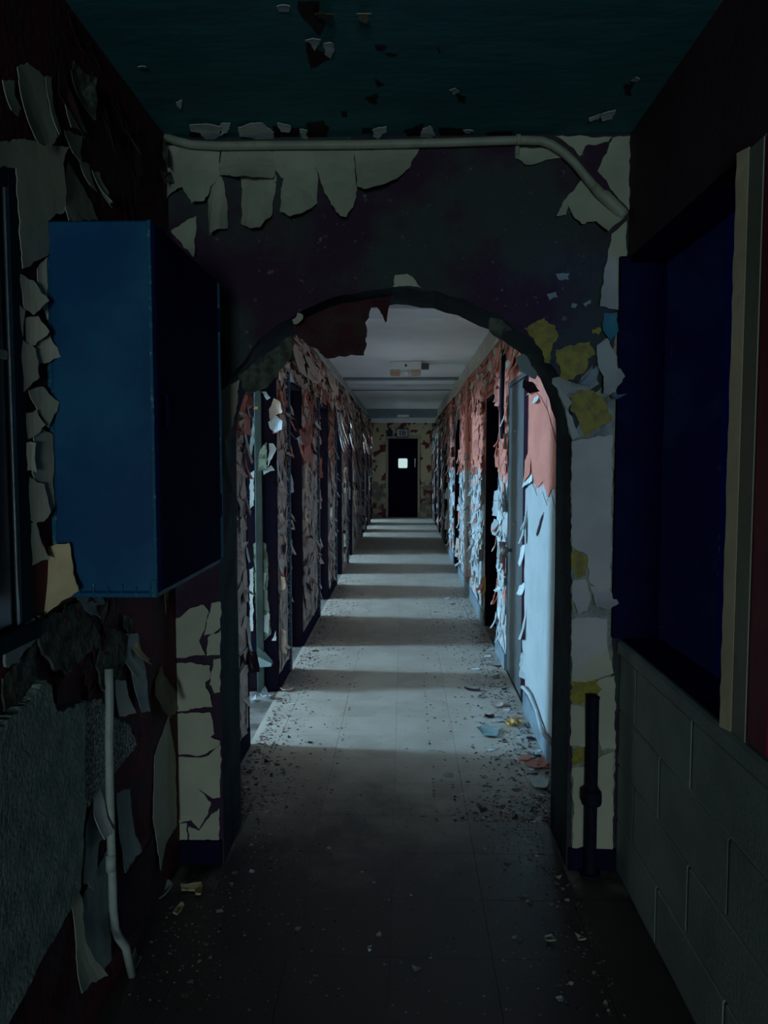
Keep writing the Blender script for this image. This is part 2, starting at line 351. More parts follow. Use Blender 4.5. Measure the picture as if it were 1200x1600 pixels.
def rough_outline(poly, step, amp, rg):
    out = []
    n = len(poly)
    for i in range(n):
        a, b = poly[i], poly[(i + 1) % n]
        d = math.hypot(b[0] - a[0], b[1] - a[1]); k = max(1, int(d / step))
        nx, ny = (-(b[1] - a[1]) / d, (b[0] - a[0]) / d) if d > 1e-9 else (0, 0)
        so = rg.uniform(0, 50)
        for j in range(k):
            t = j / k; e = min(t, 1 - t) * 4
            j_amp = 0 if j == 0 else (amp * 2.2 * min(1, e) * noise.noise((so + t * d * 28, 0.3, 1.7)) + rg.uniform(-amp, amp) * .55)
            out.append((a[0] + (b[0] - a[0]) * t + nx * j_amp, a[1] + (b[1] - a[1]) * t + ny * j_amp))
    return out
def sheet(mb, poly, plane, base=0.002, thick=0.0018, lift=0.02, curl=0.0, power=2.0, away='down', step=0.010, amp=0.0032, grid=None,
          wrinkle=0.0015, seed=0, mi=0):
    """A peeling sheet of paint: outline on a wall plane, fixed along one side and curling off the wall at the other."""
    rg = random.Random(seed)
    poly = rough_outline(poly, step, amp, rg)
    us = [p[0] for p in poly]; vs = [p[1] for p in poly]
    u0, u1, v0, v1 = min(us), max(us), min(vs), max(vs)
    g = grid or max(0.012, min(u1 - u0, v1 - v0) / 5)
    pts = [Vector(p) for p in poly]; ne = len(pts)
    inner = []
    def inside(x, y):
        c = False; j = ne - 1
        for i in range(ne):
            a, b = poly[i], poly[j]
            if (a[1] > y) != (b[1] > y) and x < (b[0] - a[0]) * (y - a[1]) / (b[1] - a[1]) + a[0]: c = not c
            j = i
        return c
    y = v0 + g / 2
    while y < v1:
        x = u0 + g / 2
        while x < u1:
            if inside(x, y): inner.append(Vector((x + rg.uniform(-.2, .2) * g, y + rg.uniform(-.2, .2) * g)))
            x += g
        y += g
    res = geometry.delaunay_2d_cdt(pts + inner, [(i, (i + 1) % ne) for i in range(ne)], [], 1, 1e-5)
    V2, faces = res[0], [list(f) for f in res[2]]
    if not faces: return
    du, dv = max(u1 - u0, 1e-4), max(v1 - v0, 1e-4)
    so = rg.uniform(0, 100)
    def disp(p):
        tu, tv = (p[0] - u0) / du, (p[1] - v0) / dv
        t = {'down': 1 - tv, 'up': tv, 'left': 1 - tu, 'right': tu, 'all': min(1, 2 * max(abs(tu - .5), abs(tv - .5)))}[away]
        t = min(1.0, max(0.0, t))
        d = base + lift * t ** power
        cross = (2 * tu - 1) if away in ('down', 'up') else (2 * tv - 1)
        d += curl * cross * cross * t
        d += wrinkle * noise.noise((p[0] * 22 + so, p[1] * 22, so)) * (0.3 + t)
        return max(d, 0.0006)
    top = []; bot = []
    for p in V2:
        d = disp(p)
        top.append(from_uv(p[0], p[1], d + thick, plane)); bot.append(from_uv(p[0], p[1], d, plane))
    nv = len(V2); F_ = []
    cnt = {}
    for f in faces:
        F_.append(f); F_.append([i + nv for i in reversed(f)])
        for i in range(len(f)):
            a, b = f[i], f[(i + 1) % len(f)]
            cnt[(a, b)] = cnt.get((a, b), 0) + 1
    for (a, b) in list(cnt):
        if (b, a) not in cnt: F_.append([b, a, a + nv, b + nv])
    # orientation: faces from the cdt are counter-clockwise in (u, v)
    flip = {'Y': plane[2] > 0, 'X': plane[2] < 0, 'Z': plane[2] < 0}[plane[0]]
    if flip: F_ = [f[::-1] for f in F_]
    mb.add(top + bot, F_, mi)
def px_poly(pts, plane): return [uv_of(on_plane(x, y, plane), plane) for x, y in pts]
_seed = [100]
def flap(name, plane, pts, m, parent, **k):
    _seed[0] += 1
    mb = MB(); sheet(mb, px_poly(pts, plane), plane, seed=_seed[0], **k)
    return mb.build(name, m, parent, smooth=False)

def voronoi(u0, u1, v0, v1, n, rg, aspect=1.0):
    pts = [(rg.uniform(u0, u1), rg.uniform(v0, v1) * aspect) for _ in range(n)]
    cells = []
    for i, p in enumerate(pts):
        poly = [(u0, v0 * aspect), (u1, v0 * aspect), (u1, v1 * aspect), (u0, v1 * aspect)]
        near = sorted(range(n), key=lambda j: (pts[j][0] - p[0]) ** 2 + (pts[j][1] - p[1]) ** 2)[1:16]
        for j in near:
            q = pts[j]; mx, my = (p[0] + q[0]) / 2, (p[1] + q[1]) / 2; dx, dy = q[0] - p[0], q[1] - p[1]
            out = []
            for k in range(len(poly)):
                a, b = poly[k], poly[(k + 1) % len(poly)]
                da = (a[0] - mx) * dx + (a[1] - my) * dy; db = (b[0] - mx) * dx + (b[1] - my) * dy
                if da <= 0: out.append(a)
                if (da < 0 < db) or (db < 0 < da):
                    t = da / (da - db); out.append((a[0] + (b[0] - a[0]) * t, a[1] + (b[1] - a[1]) * t))
            poly = out
            if len(poly) < 3: break
        if len(poly) >= 3: cells.append(((p[0], p[1] / aspect), [(a, b / aspect) for a, b in poly]))
    return cells
def flake(mb, cell, plane, rg, gap=0.9, lift=0.012, mi=0, base=0.001, hang=0.0):
    """One curled piece of cracked paint: a ragged cell, raised round its rim."""
    (cu, cv), poly = cell
    ring = []
    n = len(poly)
    for i in range(n):
        a, b = poly[i], poly[(i + 1) % n]
        ring.append(a)
        if n < 8: ring.append(((a[0] + b[0]) / 2 + (cu - (a[0] + b[0]) / 2) * rg.uniform(-.05, .22), (a[1] + b[1]) / 2 + (cv - (a[1] + b[1]) / 2) * rg.uniform(-.05, .22)))
    cu = sum(p[0] for p in ring) / len(ring); cv = sum(p[1] for p in ring) / len(ring)
    ang = rg.uniform(0, 6.28); size = max(max(p[0] for p in ring) - min(p[0] for p in ring), 1e-3)
    vmin, vmax = min(p[1] for p in ring), max(p[1] for p in ring)
    K = len(ring); top = []; bot = []
    for (u, v) in ring:
        uu, vv = cu + (u - cu) * gap, cv + (v - cv) * gap
        d = base + lift * max(0.05, 0.45 + 0.55 * math.cos(math.atan2(v - cv, u - cu) - ang)) * rg.uniform(.7, 1.2)
        if hang: d += hang * ((vmax - v) / max(vmax - vmin, 1e-3)) ** 1.5
        top.append(from_uv(uu, vv, d + 0.0018, plane)); bot.append(from_uv(uu, vv, d, plane))
    c1 = from_uv(cu, cv, base + hang * 0.2 + 0.0018, plane); c2 = from_uv(cu, cv, base + hang * 0.2, plane)
    V = top + bot + [c1, c2]; Fs = []
    for i in range(K):
        j = (i + 1) % K
        Fs += [[i, j, 2 * K], [K + j, K + i, 2 * K + 1], [j, i, K + i, K + j]]
    flip = {'Y': plane[2] > 0, 'X': plane[2] < 0, 'Z': plane[2] < 0}[plane[0]]
    if flip: Fs = [f[::-1] for f in Fs]
    mb.add(V, Fs, mi)
# ================================================================== SETTING
# ---- floor
mb = MB(); mb.box(-6.2, 3.4, -5.6, 20.0, -0.15, -0.005)
floor = struct('floor', mb, M['slab'], 'beige tiled floor littered with paint chips', 'floor')
COLS = [-0.655, -0.345, -0.04, 0.265, 0.57]
tile_mesh = {}
def add_tile(x0, x1, y0, y1, mt):
    if x1 - x0 < 0.02 or y1 - y0 < 0.02: return
    g = 0.0007
    key = (round(x1 - x0, 3), round(y1 - y0, 3), mt)
    me = tile_mesh.get(key)
    if me is None:
        t = MB(); a, b = (x1 - x0) / 2 - g, (y1 - y0) / 2 - g * .3
        t.bbox(-a, a, -b, b, -0.0045, 0, 0.0003)
        o = t.build('floor_tile', M[mt], fix=True); me = o.data; tile_mesh[key] = me
    else:
        o = bpy.data.objects.new('floor_tile', me); COL.objects.link(o)
    o.location = ((x0 + x1) / 2, (y0 + y1) / 2, rnd.uniform(-0.0001, 0.0)); o.parent = floor
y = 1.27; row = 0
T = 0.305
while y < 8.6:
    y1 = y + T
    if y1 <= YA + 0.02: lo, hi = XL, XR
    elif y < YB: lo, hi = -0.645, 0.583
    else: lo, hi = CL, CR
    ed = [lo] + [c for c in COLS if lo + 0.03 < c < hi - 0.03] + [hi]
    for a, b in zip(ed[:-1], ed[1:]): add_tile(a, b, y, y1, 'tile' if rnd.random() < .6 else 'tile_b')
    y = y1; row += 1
YT = y
# tile runs further down the corridor, too small to tell apart
far = MB()
while y < YE - 0.1:
    ed = [CL] + [c for c in COLS if CL + 0.03 < c < CR - 0.03] + [CR]
    for a, b in zip(ed[:-1], ed[1:]): far.box(a + .001, b - .001, y + .001, min(y + T, YE) - .001, -0.0045, -0.0003)
    y += T
fo = far.build('floor_tile_run', M['tile'], floor, fix=True); fo['kind'] = 'stuff'

t = MB(); t.box(ROOM_X - .2, CL - .2, YB, YE, -.005, -.001); t.build('room_floor', M['bounce_floor'], floor)  # unseen pale sheet, added to bounce window light onto the corridor ceiling
# ---- ceilings
mb = MB(); mb.box(-1.3, 3.3, -5.6, 2.85, ZC, ZC + 0.15)
ceil = struct('ceiling', mb, M['ceil'], 'dark teal ceiling with flaking paint over the near passage', 'ceiling')
mb = MB(); mb.box(-6.2, 3.3, 2.85, 20.0, ZK, ZK + 0.185)
kceil = struct('ceiling', mb, M['kceil'], 'white glossy corridor ceiling crossed by shallow beams beyond the arch', 'ceiling')
def beam(y0, y1, drop, m, name='ceiling_beam'):
    b = MB(); b.bbox(CL, CR, y0, y1, ZK - drop, ZK, 0.006); return b.build(name, m, kceil, fix=True)
beam(5.35, 5.72, 0.035, M['beam']); beam(5.72, 5.80, 0.012, M['beam_dark'])
beam(10.08, 10.28, 0.02, M['beam_dark']); beam(11.0, 11.45, 0.035, M['beam']); beam(11.55, 11.9, 0.01, M['sign_dark'], 'ceiling_slot_strip')
beam(16.3, 16.7, 0.17, M['beam_dark']); beam(17.9, 18.2, 0.20, M['beam'])
b = MB(); b.bbox(-0.14, 0.11, 16.24, 16.3, ZK - 0.17, ZK - 0.125, 0.006); b.build('beam_light_strip', M['lamp_white'], kceil, fix=True)
b = MB(); b.bbox(CL, CR, 19.1, YE, 2.43, ZK, 0.006); b.build('ceiling_header', M['band'], kceil, fix=True)

# ---- arch wall
CX, HW, SPR, RISE = -0.033, 0.622, 1.55, 0.517
N = 40
rg = random.Random(5)
arch = [(CX - HW, 0.0), (CX - HW, 0.5), (CX - HW - .003, 1.0), (CX - HW, SPR)]
for i in range(1, N):
    a = math.pi - math.pi * i / N
    j = rg.uniform(-.006, .004)
    arch.append((CX + (HW + j) * math.cos(a), SPR + (RISE + j) * math.sin(a)))
arch += [(CX + HW, SPR), (CX + HW + .003, 1.0), (CX + HW, 0.5), (CX + HW, 0.0)]
mb = MB()
n = len(arch)
outer = []
for (x, z) in arch:
    if z <= SPR + 1e-6 and x < CX: outer.append((-1.1, z))
    elif z <= SPR + 1e-6: outer.append((1.1, z))
    else: outer.append((x, 2.7))
outer[3] = (-1.1, 2.7) if False else outer[3]
vs = []
for (x, z) in arch: vs.append((x, YA, z))
for (x, z) in arch: vs.append((x, YB, z))
for (x, z) in outer: vs.append((x, YA, z))
for (x, z) in outer: vs.append((x, YB, z))
fs = []; mi = []
for i in range(n - 1):
    j = i + 1
    corner = (arch[i][1] <= SPR + 1e-6) != (arch[j][1] <= SPR + 1e-6)
    fs.append([i, j, 2 * n + j, 2 * n + i]); mi.append(0)
    fs.append([n + j, n + i, 3 * n + i, 3 * n + j]); mi.append(0)
    fs.append([j, i, n + i, n + j]); mi.append(1)
k = len(vs)
vs += [(-1.1, YA, 2.7), (-1.1, YB, 2.7), (1.1, YA, 2.7), (1.1, YB, 2.7)]
fs.append([2 * n + 3, 2 * n + 4, k]); mi.append(0); fs.append([3 * n + 3, k + 1, 3 * n + 4]); mi.append(0)
fs.append([2 * n + n - 4, k + 2, 2 * n + n - 5]); mi.append(0); fs.append([3 * n + n - 4, 3 * n + n - 5, k + 3]); mi.append(0)
for f, m_ in zip(fs, mi): mb.f.append(f); mb.m.append(m_)
mb.v = vs
warch = struct('wall_arch', mb, [M['arch'], M['soffit']], 'dark stripped wall pierced by a rounded archway, cream paint hanging off', fix=False)

# ---- near side walls
mb = MB()
mb.box(XL - .2, XL, -5.3, 0.55, 0, ZC); mb.box(XL - .2, XL, 0.55, 1.655, 0, 1.12); mb.box(XL - .2, XL, 0.55, 1.655, 2.09, ZC); mb.box(XL - .2, XL, 1.655, YA, 0, ZC)
wleft = struct('wall_left', mb, M['leftwall'], 'maroon stripped wall at the left with paint and render peeling off', fix=False)
mb = MB()
mb.box(XR + .007, XR + .13, -0.6, YA, 0, 0.79)
mb.box(XR, XR + .13, -5.3, -0.6, 0, ZC)
mb.box(XR, XR + .13, -0.6, YA, 2.165, ZC)
mb.box(XR, XR + .13, 1.70, 1.80, 0.79, 2.165)
mb.box(XR, XR + .13, -0.6, 1.2, 0.79, 2.165)
wright = struct('wall_right', mb, [M['rightwall']], 'dark maroon wall at the right above a painted block parapet', fix=False)
# mortar face in its own colour
o = MB().box(XR + .006, XR + .0072, -0.6, YA, 0, 0.79).build('mortar_bed', M['mortar'], wright, fix=True)
bm_cache = {}
for ci, z0 in enumerate([0.0, 0.19, 0.39, 0.59]):
    z1 = [0.19, 0.39, 0.59, 0.79][ci]
    off = 2.01 if ci % 2 else 2.255
    ys = sorted({-0.6, YA} | {off + 0.49 * k for k in range(-6, 4) if -0.57 < off + 0.49 * k < YA - .03})
    for a, b in zip(ys[:-1], ys[1:]):
        t = MB(); e = rnd.uniform(0, .0012)
        t.bbox(XR - e, XR + .02, a + .004, b - .004, z0 + .004, z1 - .004, 0.004); t.build('block', M['block'], wright, fix=True)
t = MB(); t.bbox(XR - .012, XR + .14, -0.6, YA - .001, 0.79, 0.842, 0.008); o = t.build('window_sill', M['block'], wright, fix=True)
t = MB(); t.bbox(XR + .004, XR + .14, 1.83, YA - .025, 0.8421, 0.848, .002); t.build('sill_dark_top', M['base_black'], wright, fix=True)  # thin black layer added to darken the sill top
# post between the two openings
t = MB(); t.box(XR - .002, XR + .02, 1.7005, 1.772, 0.842, 2.16); t.build('post_face', M['post_side'], wright, fix=True)
t = MB()
pr = rough_outline([(0, 0.842), (0, 2.16)], 0.03, 0.0, random.Random(3))
zz = [0.842 + (2.165 - 0.842) * i / 44 for i in range(45)]
rg = random.Random(9)
A = []
for z in zz:
    j = rg.uniform(-.004, .003)
    A.append([(XR - .003, 1.770, z), (XR + .01, 1.772, z), (XR + .02, 1.80, z), (XR + .012, 1.826, z), (XR - .015, 1.806 + j, z)])
vs = [p for r_ in A for p in r_]; fs = []
for i in range(len(A) - 1):
    for j in range(5): fs.append([i * 5 + j, i * 5 + (j + 1) % 5, (i + 1) * 5 + (j + 1) % 5, (i + 1) * 5 + j])
fs += [list(range(5))[::-1], [len(vs) - 5 + j for j in range(5)]]
t.add(vs, fs); t.build('post_moulding', M['post'], wright, fix=True)
# passage behind the photographer
mb = MB(); mb.box(-1.1, -0.40, -5.3, -5.1, 0, ZC); mb.box(0.60, 1.0, -5.3, -5.1, 0, ZC); mb.box(-0.40, 0.60, -5.3, -5.1, 0, 0.45); mb.box(-0.40, 0.60, -5.3, -5.1, 1.45, ZC)
struct('wall_back', mb, M['rightwall'], 'rear wall of the passage with a window opening')
# dark side room behind the right-hand opening
mb = MB()
mb.box(XR + .13, 3.2, 2.86, 2.99, 0, ZC); mb.box(3.02, 3.2, 0.2, 2.86, 0, ZC)
mb.box(XR + .13, 1.5, 0.2, 0.3, 0, ZC); mb.box(2.3, 3.02, 0.2, 0.3, 0, ZC); mb.box(1.5, 2.3, 0.2, 0.3, 0, 1.3); mb.box(1.5, 2.3, 0.2, 0.3, 2.1, ZC)  # gap in the near wall made for the added blue fill lamp
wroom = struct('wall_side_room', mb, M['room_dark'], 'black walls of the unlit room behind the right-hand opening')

# ---- corridor walls
def solid_runs(doors, y0, y1):
    r = []; c = y0
    for a, b in doors: r.append((c, a)); c = b
    r.append((c, y1)); return r
LP = solid_runs(LEFT_DOORS, YB, YE); RP = solid_runs(RIGHT_DOORS, YB, YE)
HEAD = 2.03
mb = MB()
for a, b in LP: mb.box(CL - .2, CL, a, b, 0, ZK)
for a, b in LEFT_DOORS: mb.box(CL - .2, CL, a, b, HEAD, ZK)
wcl = struct('wall_corridor_left', mb, M['corl'], 'left corridor wall with a row of doorways and shredded paint', fix=False)
mb = MB()
for i, (a, b) in enumerate(RP): mb.box(CR, CR + .13, a, b, 0, ZK, 0 if i < 4 else 1)
for i, (a, b) in enumerate(RIGHT_DOORS): mb.box(CR, CR + .13, a, b, 2.0, ZK, 0 if i < 3 else 1)
wcr = struct('wall_corridor_right', mb, [M['pinkwall'], M['corfar']], 'right corridor wall, salmon paint above peeling white', fix=False)
# rooms on the left with their windows
mb = MB()
cuts = [YB] + [(LEFT_DOORS[i][1] + LEFT_DOORS[i + 1][0]) / 2 for i in range(len(LEFT_DOORS) - 1)] + [YE]
for c in cuts: mb.box(ROOM_X - .2, CL - .2, c - .05, c + .05, 0, ZK)
edges = []
c = YB
for a, b in LEFT_DOORS:
    m_ = (a + b) / 2; h_ = min(b - a, .45) / 2
    mb.box(ROOM_X - .2, ROOM_X, c, m_ - h_, 0, ZK); mb.box(ROOM_X - .2, ROOM_X, m_ - h_, m_ + h_, 0, 1.42); mb.box(ROOM_X - .2, ROOM_X, m_ - h_, m_ + h_, 2.38, ZK)
    c = m_ + h_
mb.box(ROOM_X - .2, ROOM_X, c, YE, 0, ZK)
struct('wall_rooms_left', mb, M['room'], 'walls of the daylit rooms behind the left-hand doorways')
mb = MB()
mb.box(2.4, 2.5, YB, YE, 0, ZK)
for i in range(len(RIGHT_DOORS) - 1):
    c = (RIGHT_DOORS[i][1] + RIGHT_DOORS[i + 1][0]) / 2; mb.box(CR + .13, 2.4, c - .04, c + .04, 0, ZK)
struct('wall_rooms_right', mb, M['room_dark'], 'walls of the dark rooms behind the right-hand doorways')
# end wall with its door
mb = MB()
mb.box(-6.2, -0.408, YE, YE + .2, 0, ZK); mb.box(0.362, 3.3, YE, YE + .2, 0, ZK); mb.box(-0.408, 0.362, YE, YE + .2, 2.015, ZK)
wend = struct('wall_end', mb, M['endwall'], 'olive beige end wall of the corridor with maroon bare patches', fix=False)
d2 = thing('door_2', (-0.023, YE + .06, 0), 'dark navy door with a small bright square window at the corridor end', 'door', kind='structure')
t = MB()
x0, x1 = -0.40, 0.354; wx0, wx1, wz0, wz1 = -0.155, 0.105, 1.245, 1.515
t.box(x0, wx0, YE + .04, YE + .085, 0.005, 2.005); t.box(wx1, x1, YE + .04, YE + .085, 0.005, 2.005)
t.box(wx0, wx1, YE + .04, YE + .085, 0.005, wz0); t.box(wx0, wx1, YE + .04, YE + .085, wz1, 2.005)
t.build('door_leaf', M['end_door'], d2)
def rounded(x0, x1, z0, z1, r, y):
    P = []
    for cx_, cz_, a0 in ((x1 - r, z1 - r, 0), (x0 + r, z1 - r, 90), (x0 + r, z0 + r, 180), (x1 - r, z0 + r, 270)):
        for k in range(5):
            a = math.radians(a0 + k * 22.5); P.append((cx_ + r * math.cos(a), y, cz_ + r * math.sin(a)))
    return P
t = MB(); P = rounded(wx0 + .012, wx1 - .012, wz0 + .012, wz1 - .012, .03, YE + .05); Q = [(x, y + .01, z) for x, y, z in P]; k = len(P)
t.add(P + Q, [list(range(k)), [k + i for i in range(k)][::-1]] + [[i, (i + 1) % k, k + (i + 1) % k, k + i] for i in range(k)])
t.build('window_pane', M['pane_lit'], d2, fix=True)
t = MB(); P = rounded(wx0 - .012, wx1 + .012, wz0 - .012, wz1 + .012, .03, YE + .034); Q = rounded(wx0 + .014, wx1 - .014, wz0 + .014, wz1 - .014, .03, YE + .034)
P2 = [(x, YE + .048, z) for x, y, z in P]; Q2 = [(x, YE + .048, z) for x, y, z in Q]
t.add(P + Q + P2 + Q2, [[i, (i + 1) % k, k + (i + 1) % k, k + i] for i in range(k)] + [[i, (i + 1) % k, 2 * k + (i + 1) % k, 2 * k + i] for i in range(k)] + [[k + i, k + (i + 1) % k, 3 * k + (i + 1) % k, 3 * k + i] for i in range(k)])
t.build('window_rim', M['sign_dark'], d2, fix=True)
t = MB(); t.bbox(0.27, 0.30, YE + .015, YE + .045, 1.28, 1.50, .004); t.build('door_handle', M['metal'], d2, fix=True)
t = MB(); t.bbox(-0.46, -0.40, YE - .03, YE + .06, 0, 2.07, .006); t.bbox(0.355, 0.415, YE - .03, YE + .06, 0, 2.07, .006); t.bbox(-0.40, 0.355, YE - .03, YE + .06, 2.01, 2.07, .006)
t.build('door_frame', M['door_frame_beige'], d2, fix=True)

# ---- baseboards
mb = MB(); mb.bbox(XL, CX - HW - .004, YA - .018, YA, 0, 0.092, .004); struct('baseboard_arch_left', mb, M['base_black'], 'black baseboard under the left arch pier', 'baseboard')
mb = MB(); mb.bbox(CX + HW + .004, XR, YA - .018, YA, 0, 0.080, .004); struct('baseboard_arch_right', mb, M['base_black'], 'black baseboard under the right arch pier', 'baseboard')
for i, (a, b) in enumerate(RP[:4]):
    mb = MB(); mb.bbox(CR - .014, CR, a + .003, b - .003, 0, 0.115, .004)
    struct('baseboard_right', mb, M['base_grey'], ['blue grey baseboard under the bright white panel beside the arch', 'short grey baseboard between the first two right-hand doorways',
           'long grey baseboard under the widest salmon wall stretch', 'far grey baseboard beyond the third right-hand doorway'][i], 'baseboard')
for i, (a, b) in enumerate(LP[:4]):
    mb = MB(); mb.bbox(CL, CL + .012, a + .003, b - .003, 0, 0.10, .004)
    struct('baseboard_left', mb, M['base_black'], ['black baseboard of the left wall stub just past the arch', 'black baseboard of the narrow first left pier',
           'black baseboard of the wide second left pier', 'black baseboard of the third left pier'][i], 'baseboard')

# ---- upper band and conduits of the corridor walls
t = MB(); t.bbox(CR - .008, CR, YB, YE - .6, 2.37, ZK - .001, .003); t.build('upper_band', M['band'], wcr, fix=True)
t = MB(); t.bbox(CL, CL + .006, YB, YE - .6, 2.44, ZK - .001, .003); t.build('upper_band', M['band'], wcl, fix=True)
def conduit(name, pts, r, m, label, cat='pipe', straps=(), seg=12):
    p0 = pts[0]; th = thing(name, p0, label, cat)
    t = MB(); t.tube(pts, r, seg); t.build('pipe_run', m, th, smooth=True, fix=True)
    for s_ in straps:
        t = MB(); t.tube([s_[0], s_[1]], r * 1.35, seg); t.build('pipe_coupling', m, th, fix=True)
    return th
conduit('wall_conduit', [(CR - .03, y_, 2.355 + .012 * math.sin(y_ * 1.7)) for y_ in [3.0 + .55 * k for k in range(28)]], 0.013, M['band'],
        'thin beige conduit sagging along the top of the right corridor wall', straps=[((CR - .03, y_, 2.355 + .012 * math.sin(y_ * 1.7)), (CR - .03, y_ + .05, 2.355 + .012 * math.sin(y_ * 1.7))) for y_ in (5.2, 7.4, 9.6)])
conduit('wall_conduit', [(CL + .03, y_, 2.42 + .01 * math.sin(y_ * 1.3)) for y_ in [5.0 + .55 * k for k in range(25)]], 0.014, M['pipe_pale'],
        'pale conduit running along the top of the left corridor wall', straps=[((CL + .03, 8.0, 2.412), (CL + .03, 8.06, 2.412))])

# ---- frames of the left doorways
for i, (a, b) in enumerate(LEFT_DOORS):
    tr = thing('trim_%d' % (i + 1), (CL, (a + b) / 2, 0), ['flaking frame of the first left doorway, nearest the arch', 'speckled frame of the second left doorway from the arch', 'frame of the third left doorway from the arch',
        'frame of the fourth left doorway from the arch', 'frame of the fifth left doorway from the arch', 'frame of the sixth left doorway from the arch', 'frame of the seventh left doorway from the arch', 'frame of the last left doorway by the end wall'][i], 'door frame', kind='structure')
    sp = M['frame_speck']; dk = M['dark_wood']
    for nm, yy0, yy1, mm in (('jamb', a, a + .025, dk), ('jamb', b - .025, b, dk)):
        t = MB(); t.bbox(CL - .205, CL + .004, yy0, yy1, 0, HEAD, .004); t.build(nm, mm, tr, fix=True)
    t = MB(); t.bbox(CL - .205, CL + .004, a + .025, b - .025, HEAD - .025, HEAD, .004); t.build('head', dk, tr, fix=True)
    t = MB(); t.bbox(CL - .13, CL - .085, b - .045, b - .025, 0, HEAD - .025, .003); t.build('door_stop', M['frame_green'], tr, fix=True)
    if i:
        t = MB(); t.bbox(CL, CL + .02, a - .07, a, 0, HEAD + .05, .004); t.build('casing', sp, tr, fix=True)

# ---- first right-hand doorway: grey steel door
dr = thing('door_1', (CR, 4.9, 0), 'grey steel door standing in the nearest right-hand doorway', 'door', kind='structure')
a, b = RIGHT_DOORS[0]
t = MB(); t.bbox(CR + .006, CR + .05, 4.67, b - .012, 0.008, 1.965, .004); t.build('door_leaf', M['steel_door'], dr, fix=True)
t = MB(); t.bbox(CR + .003, CR + .07, a + .012, 4.664, 0.0, 1.965, .004); st = t.build('door_stile', M['maroon_stile'], dr, fix=True)
t = MB(); t.bbox(CR - .001, CR + .004, 4.53, 4.58, 1.02, 1.14, .001); lp = t.build('latch_plate', M['metal'], dr, fix=True); lp['label'] = 'worn steel latch plate'
t = MB(); [t.bbox(CR - .003, CR - .0005, 4.54, 4.57, z_, z_ + .018, .001) for z_ in (1.035, 1.07, 1.105)]; t.build('latch_slot', M['sign_dark'], lp, fix=True)
t = MB(); t.tube([(CR + .008, 5.12, 0.87), (CR - .02, 5.12, 0.87), (CR - .035, 5.12, 0.87), (CR - .06, 5.12, 0.87), (CR - .07, 5.12, .87)], [.012, .012, .028, .030, .015], 14); t.build('door_knob', M['metal'], dr, smooth=True, fix=True)
for z_ in (1.66, 1.06):
    t = MB(); t.tube([(CR + .008, 5.0, z_), (CR - .004, 5.0, z_)], .014, 12); t.build('lock_cylinder', M['metal'], dr, fix=True)
t = MB(); t.bbox(CR, CR + .13, a, a + .012, 0, 2.0, .003); t.bbox(CR, CR + .13, b - .012, b, 0, 2.0, .003); t.bbox(CR, CR + .13, a + .012, b - .012, 1.97, 2.0, .003); t.build('door_frame', M['steel_door'], dr, fix=True)
# dark linings of the other right-hand doorways
for i, (a, b) in enumerate(RIGHT_DOORS[1:]):
    tr = thing('trim_%d' % (i + 20), (CR, (a + b) / 2, 0), ['black lining of the open doorway between the two salmon piers on the right', 'lining of the third right-hand doorway', 'lining of the fourth right-hand doorway',
               'lining of the fifth right-hand doorway', 'lining of the last right-hand doorway'][i], 'door frame', kind='structure')
    for nm, yy0, yy1 in (('jamb', a, a + .02), ('jamb', b - .02, b)):
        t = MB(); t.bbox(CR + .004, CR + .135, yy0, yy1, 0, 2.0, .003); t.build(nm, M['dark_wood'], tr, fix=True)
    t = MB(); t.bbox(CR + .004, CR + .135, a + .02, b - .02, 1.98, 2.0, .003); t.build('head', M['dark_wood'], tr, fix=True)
# column on the right wall
t = MB(); t.bbox(CR - .035, CR, 8.50, 8.66, 0.115, 2.36, .008); t.build('pipe_chase', M['pinkwall'], wcr, fix=True)

# ---- window in the left wall
wn = thing('window_1', (XL, 1.1, 1.12), 'black-paned window in a dark teal frame at the far left', 'window', kind='structure')
t = MB(); t.bbox(XL - .12, XL + .004, 1.592, 1.652, 1.124, 2.086, .004); t.bbox(XL - .12, XL + .004, 0.555, 0.615, 1.124, 2.086, .004); t.bbox(XL - .12, XL + .004, .615, 1.592, 2.03, 2.086, .004)
t.build('window_frame', M['window_frame'], wn, fix=True)
t = MB(); t.bbox(XL - .12, XL + .02, .56, 1.655, 1.085, 1.124, .005); t.build('window_sill', M['window_frame'], wn, fix=True)
t = MB(); t.bbox(XL - .003, XL + .001, 1.586, 1.5915, 1.124, 2.03, .0008); o = t.build('glazing_bead', M['metal'], wn, fix=True); o['label'] = 'bright thin metal glazing bead'
t = MB(); t.bbox(XL - .014, XL - .002, .615, 1.585, 1.68, 1.70, .003); t.build('glazing_bar', M['pipe'], wn, fix=True)
for z0, z1 in ((1.124, 1.68), (1.70, 2.03)):
    t = MB(); t.box(XL - .014, XL - .008, .615, 1.586, z0, z1); t.build('window_pane', M['glass'], wn, fix=True)

rw = thing('window_3', (XR, 2.3, .842), 'black frame of the large dark opening above the block parapet at the right', 'window', kind='structure')
t = MB(); t.bbox(.732, XR + .128, 2.678, 2.6995, .8485, 2.164, .003); t.build('window_jamb', M['base_black'], rw, fix=True)
t = MB(); t.bbox(XR + .004, XR + .128, 1.83, 2.678, 2.14, 2.164, .003); t.build('window_head', M['base_black'], rw, fix=True)
# ---- red shutter in the nearer right-hand opening
rs = thing('window_2', (XR + .03, 1.45, .84), 'dark red boarded opening at the far right edge, beside the beige post', 'window', kind='structure')
for k in range(5):
    ya = 1.2 + k * .1
    t = MB(); t.bbox(XR + .001 + .002 * (k % 2), XR + .04, ya + .001, ya + .099, .843, 2.16, .004); t.build('board', M['red'], rs, fix=True)

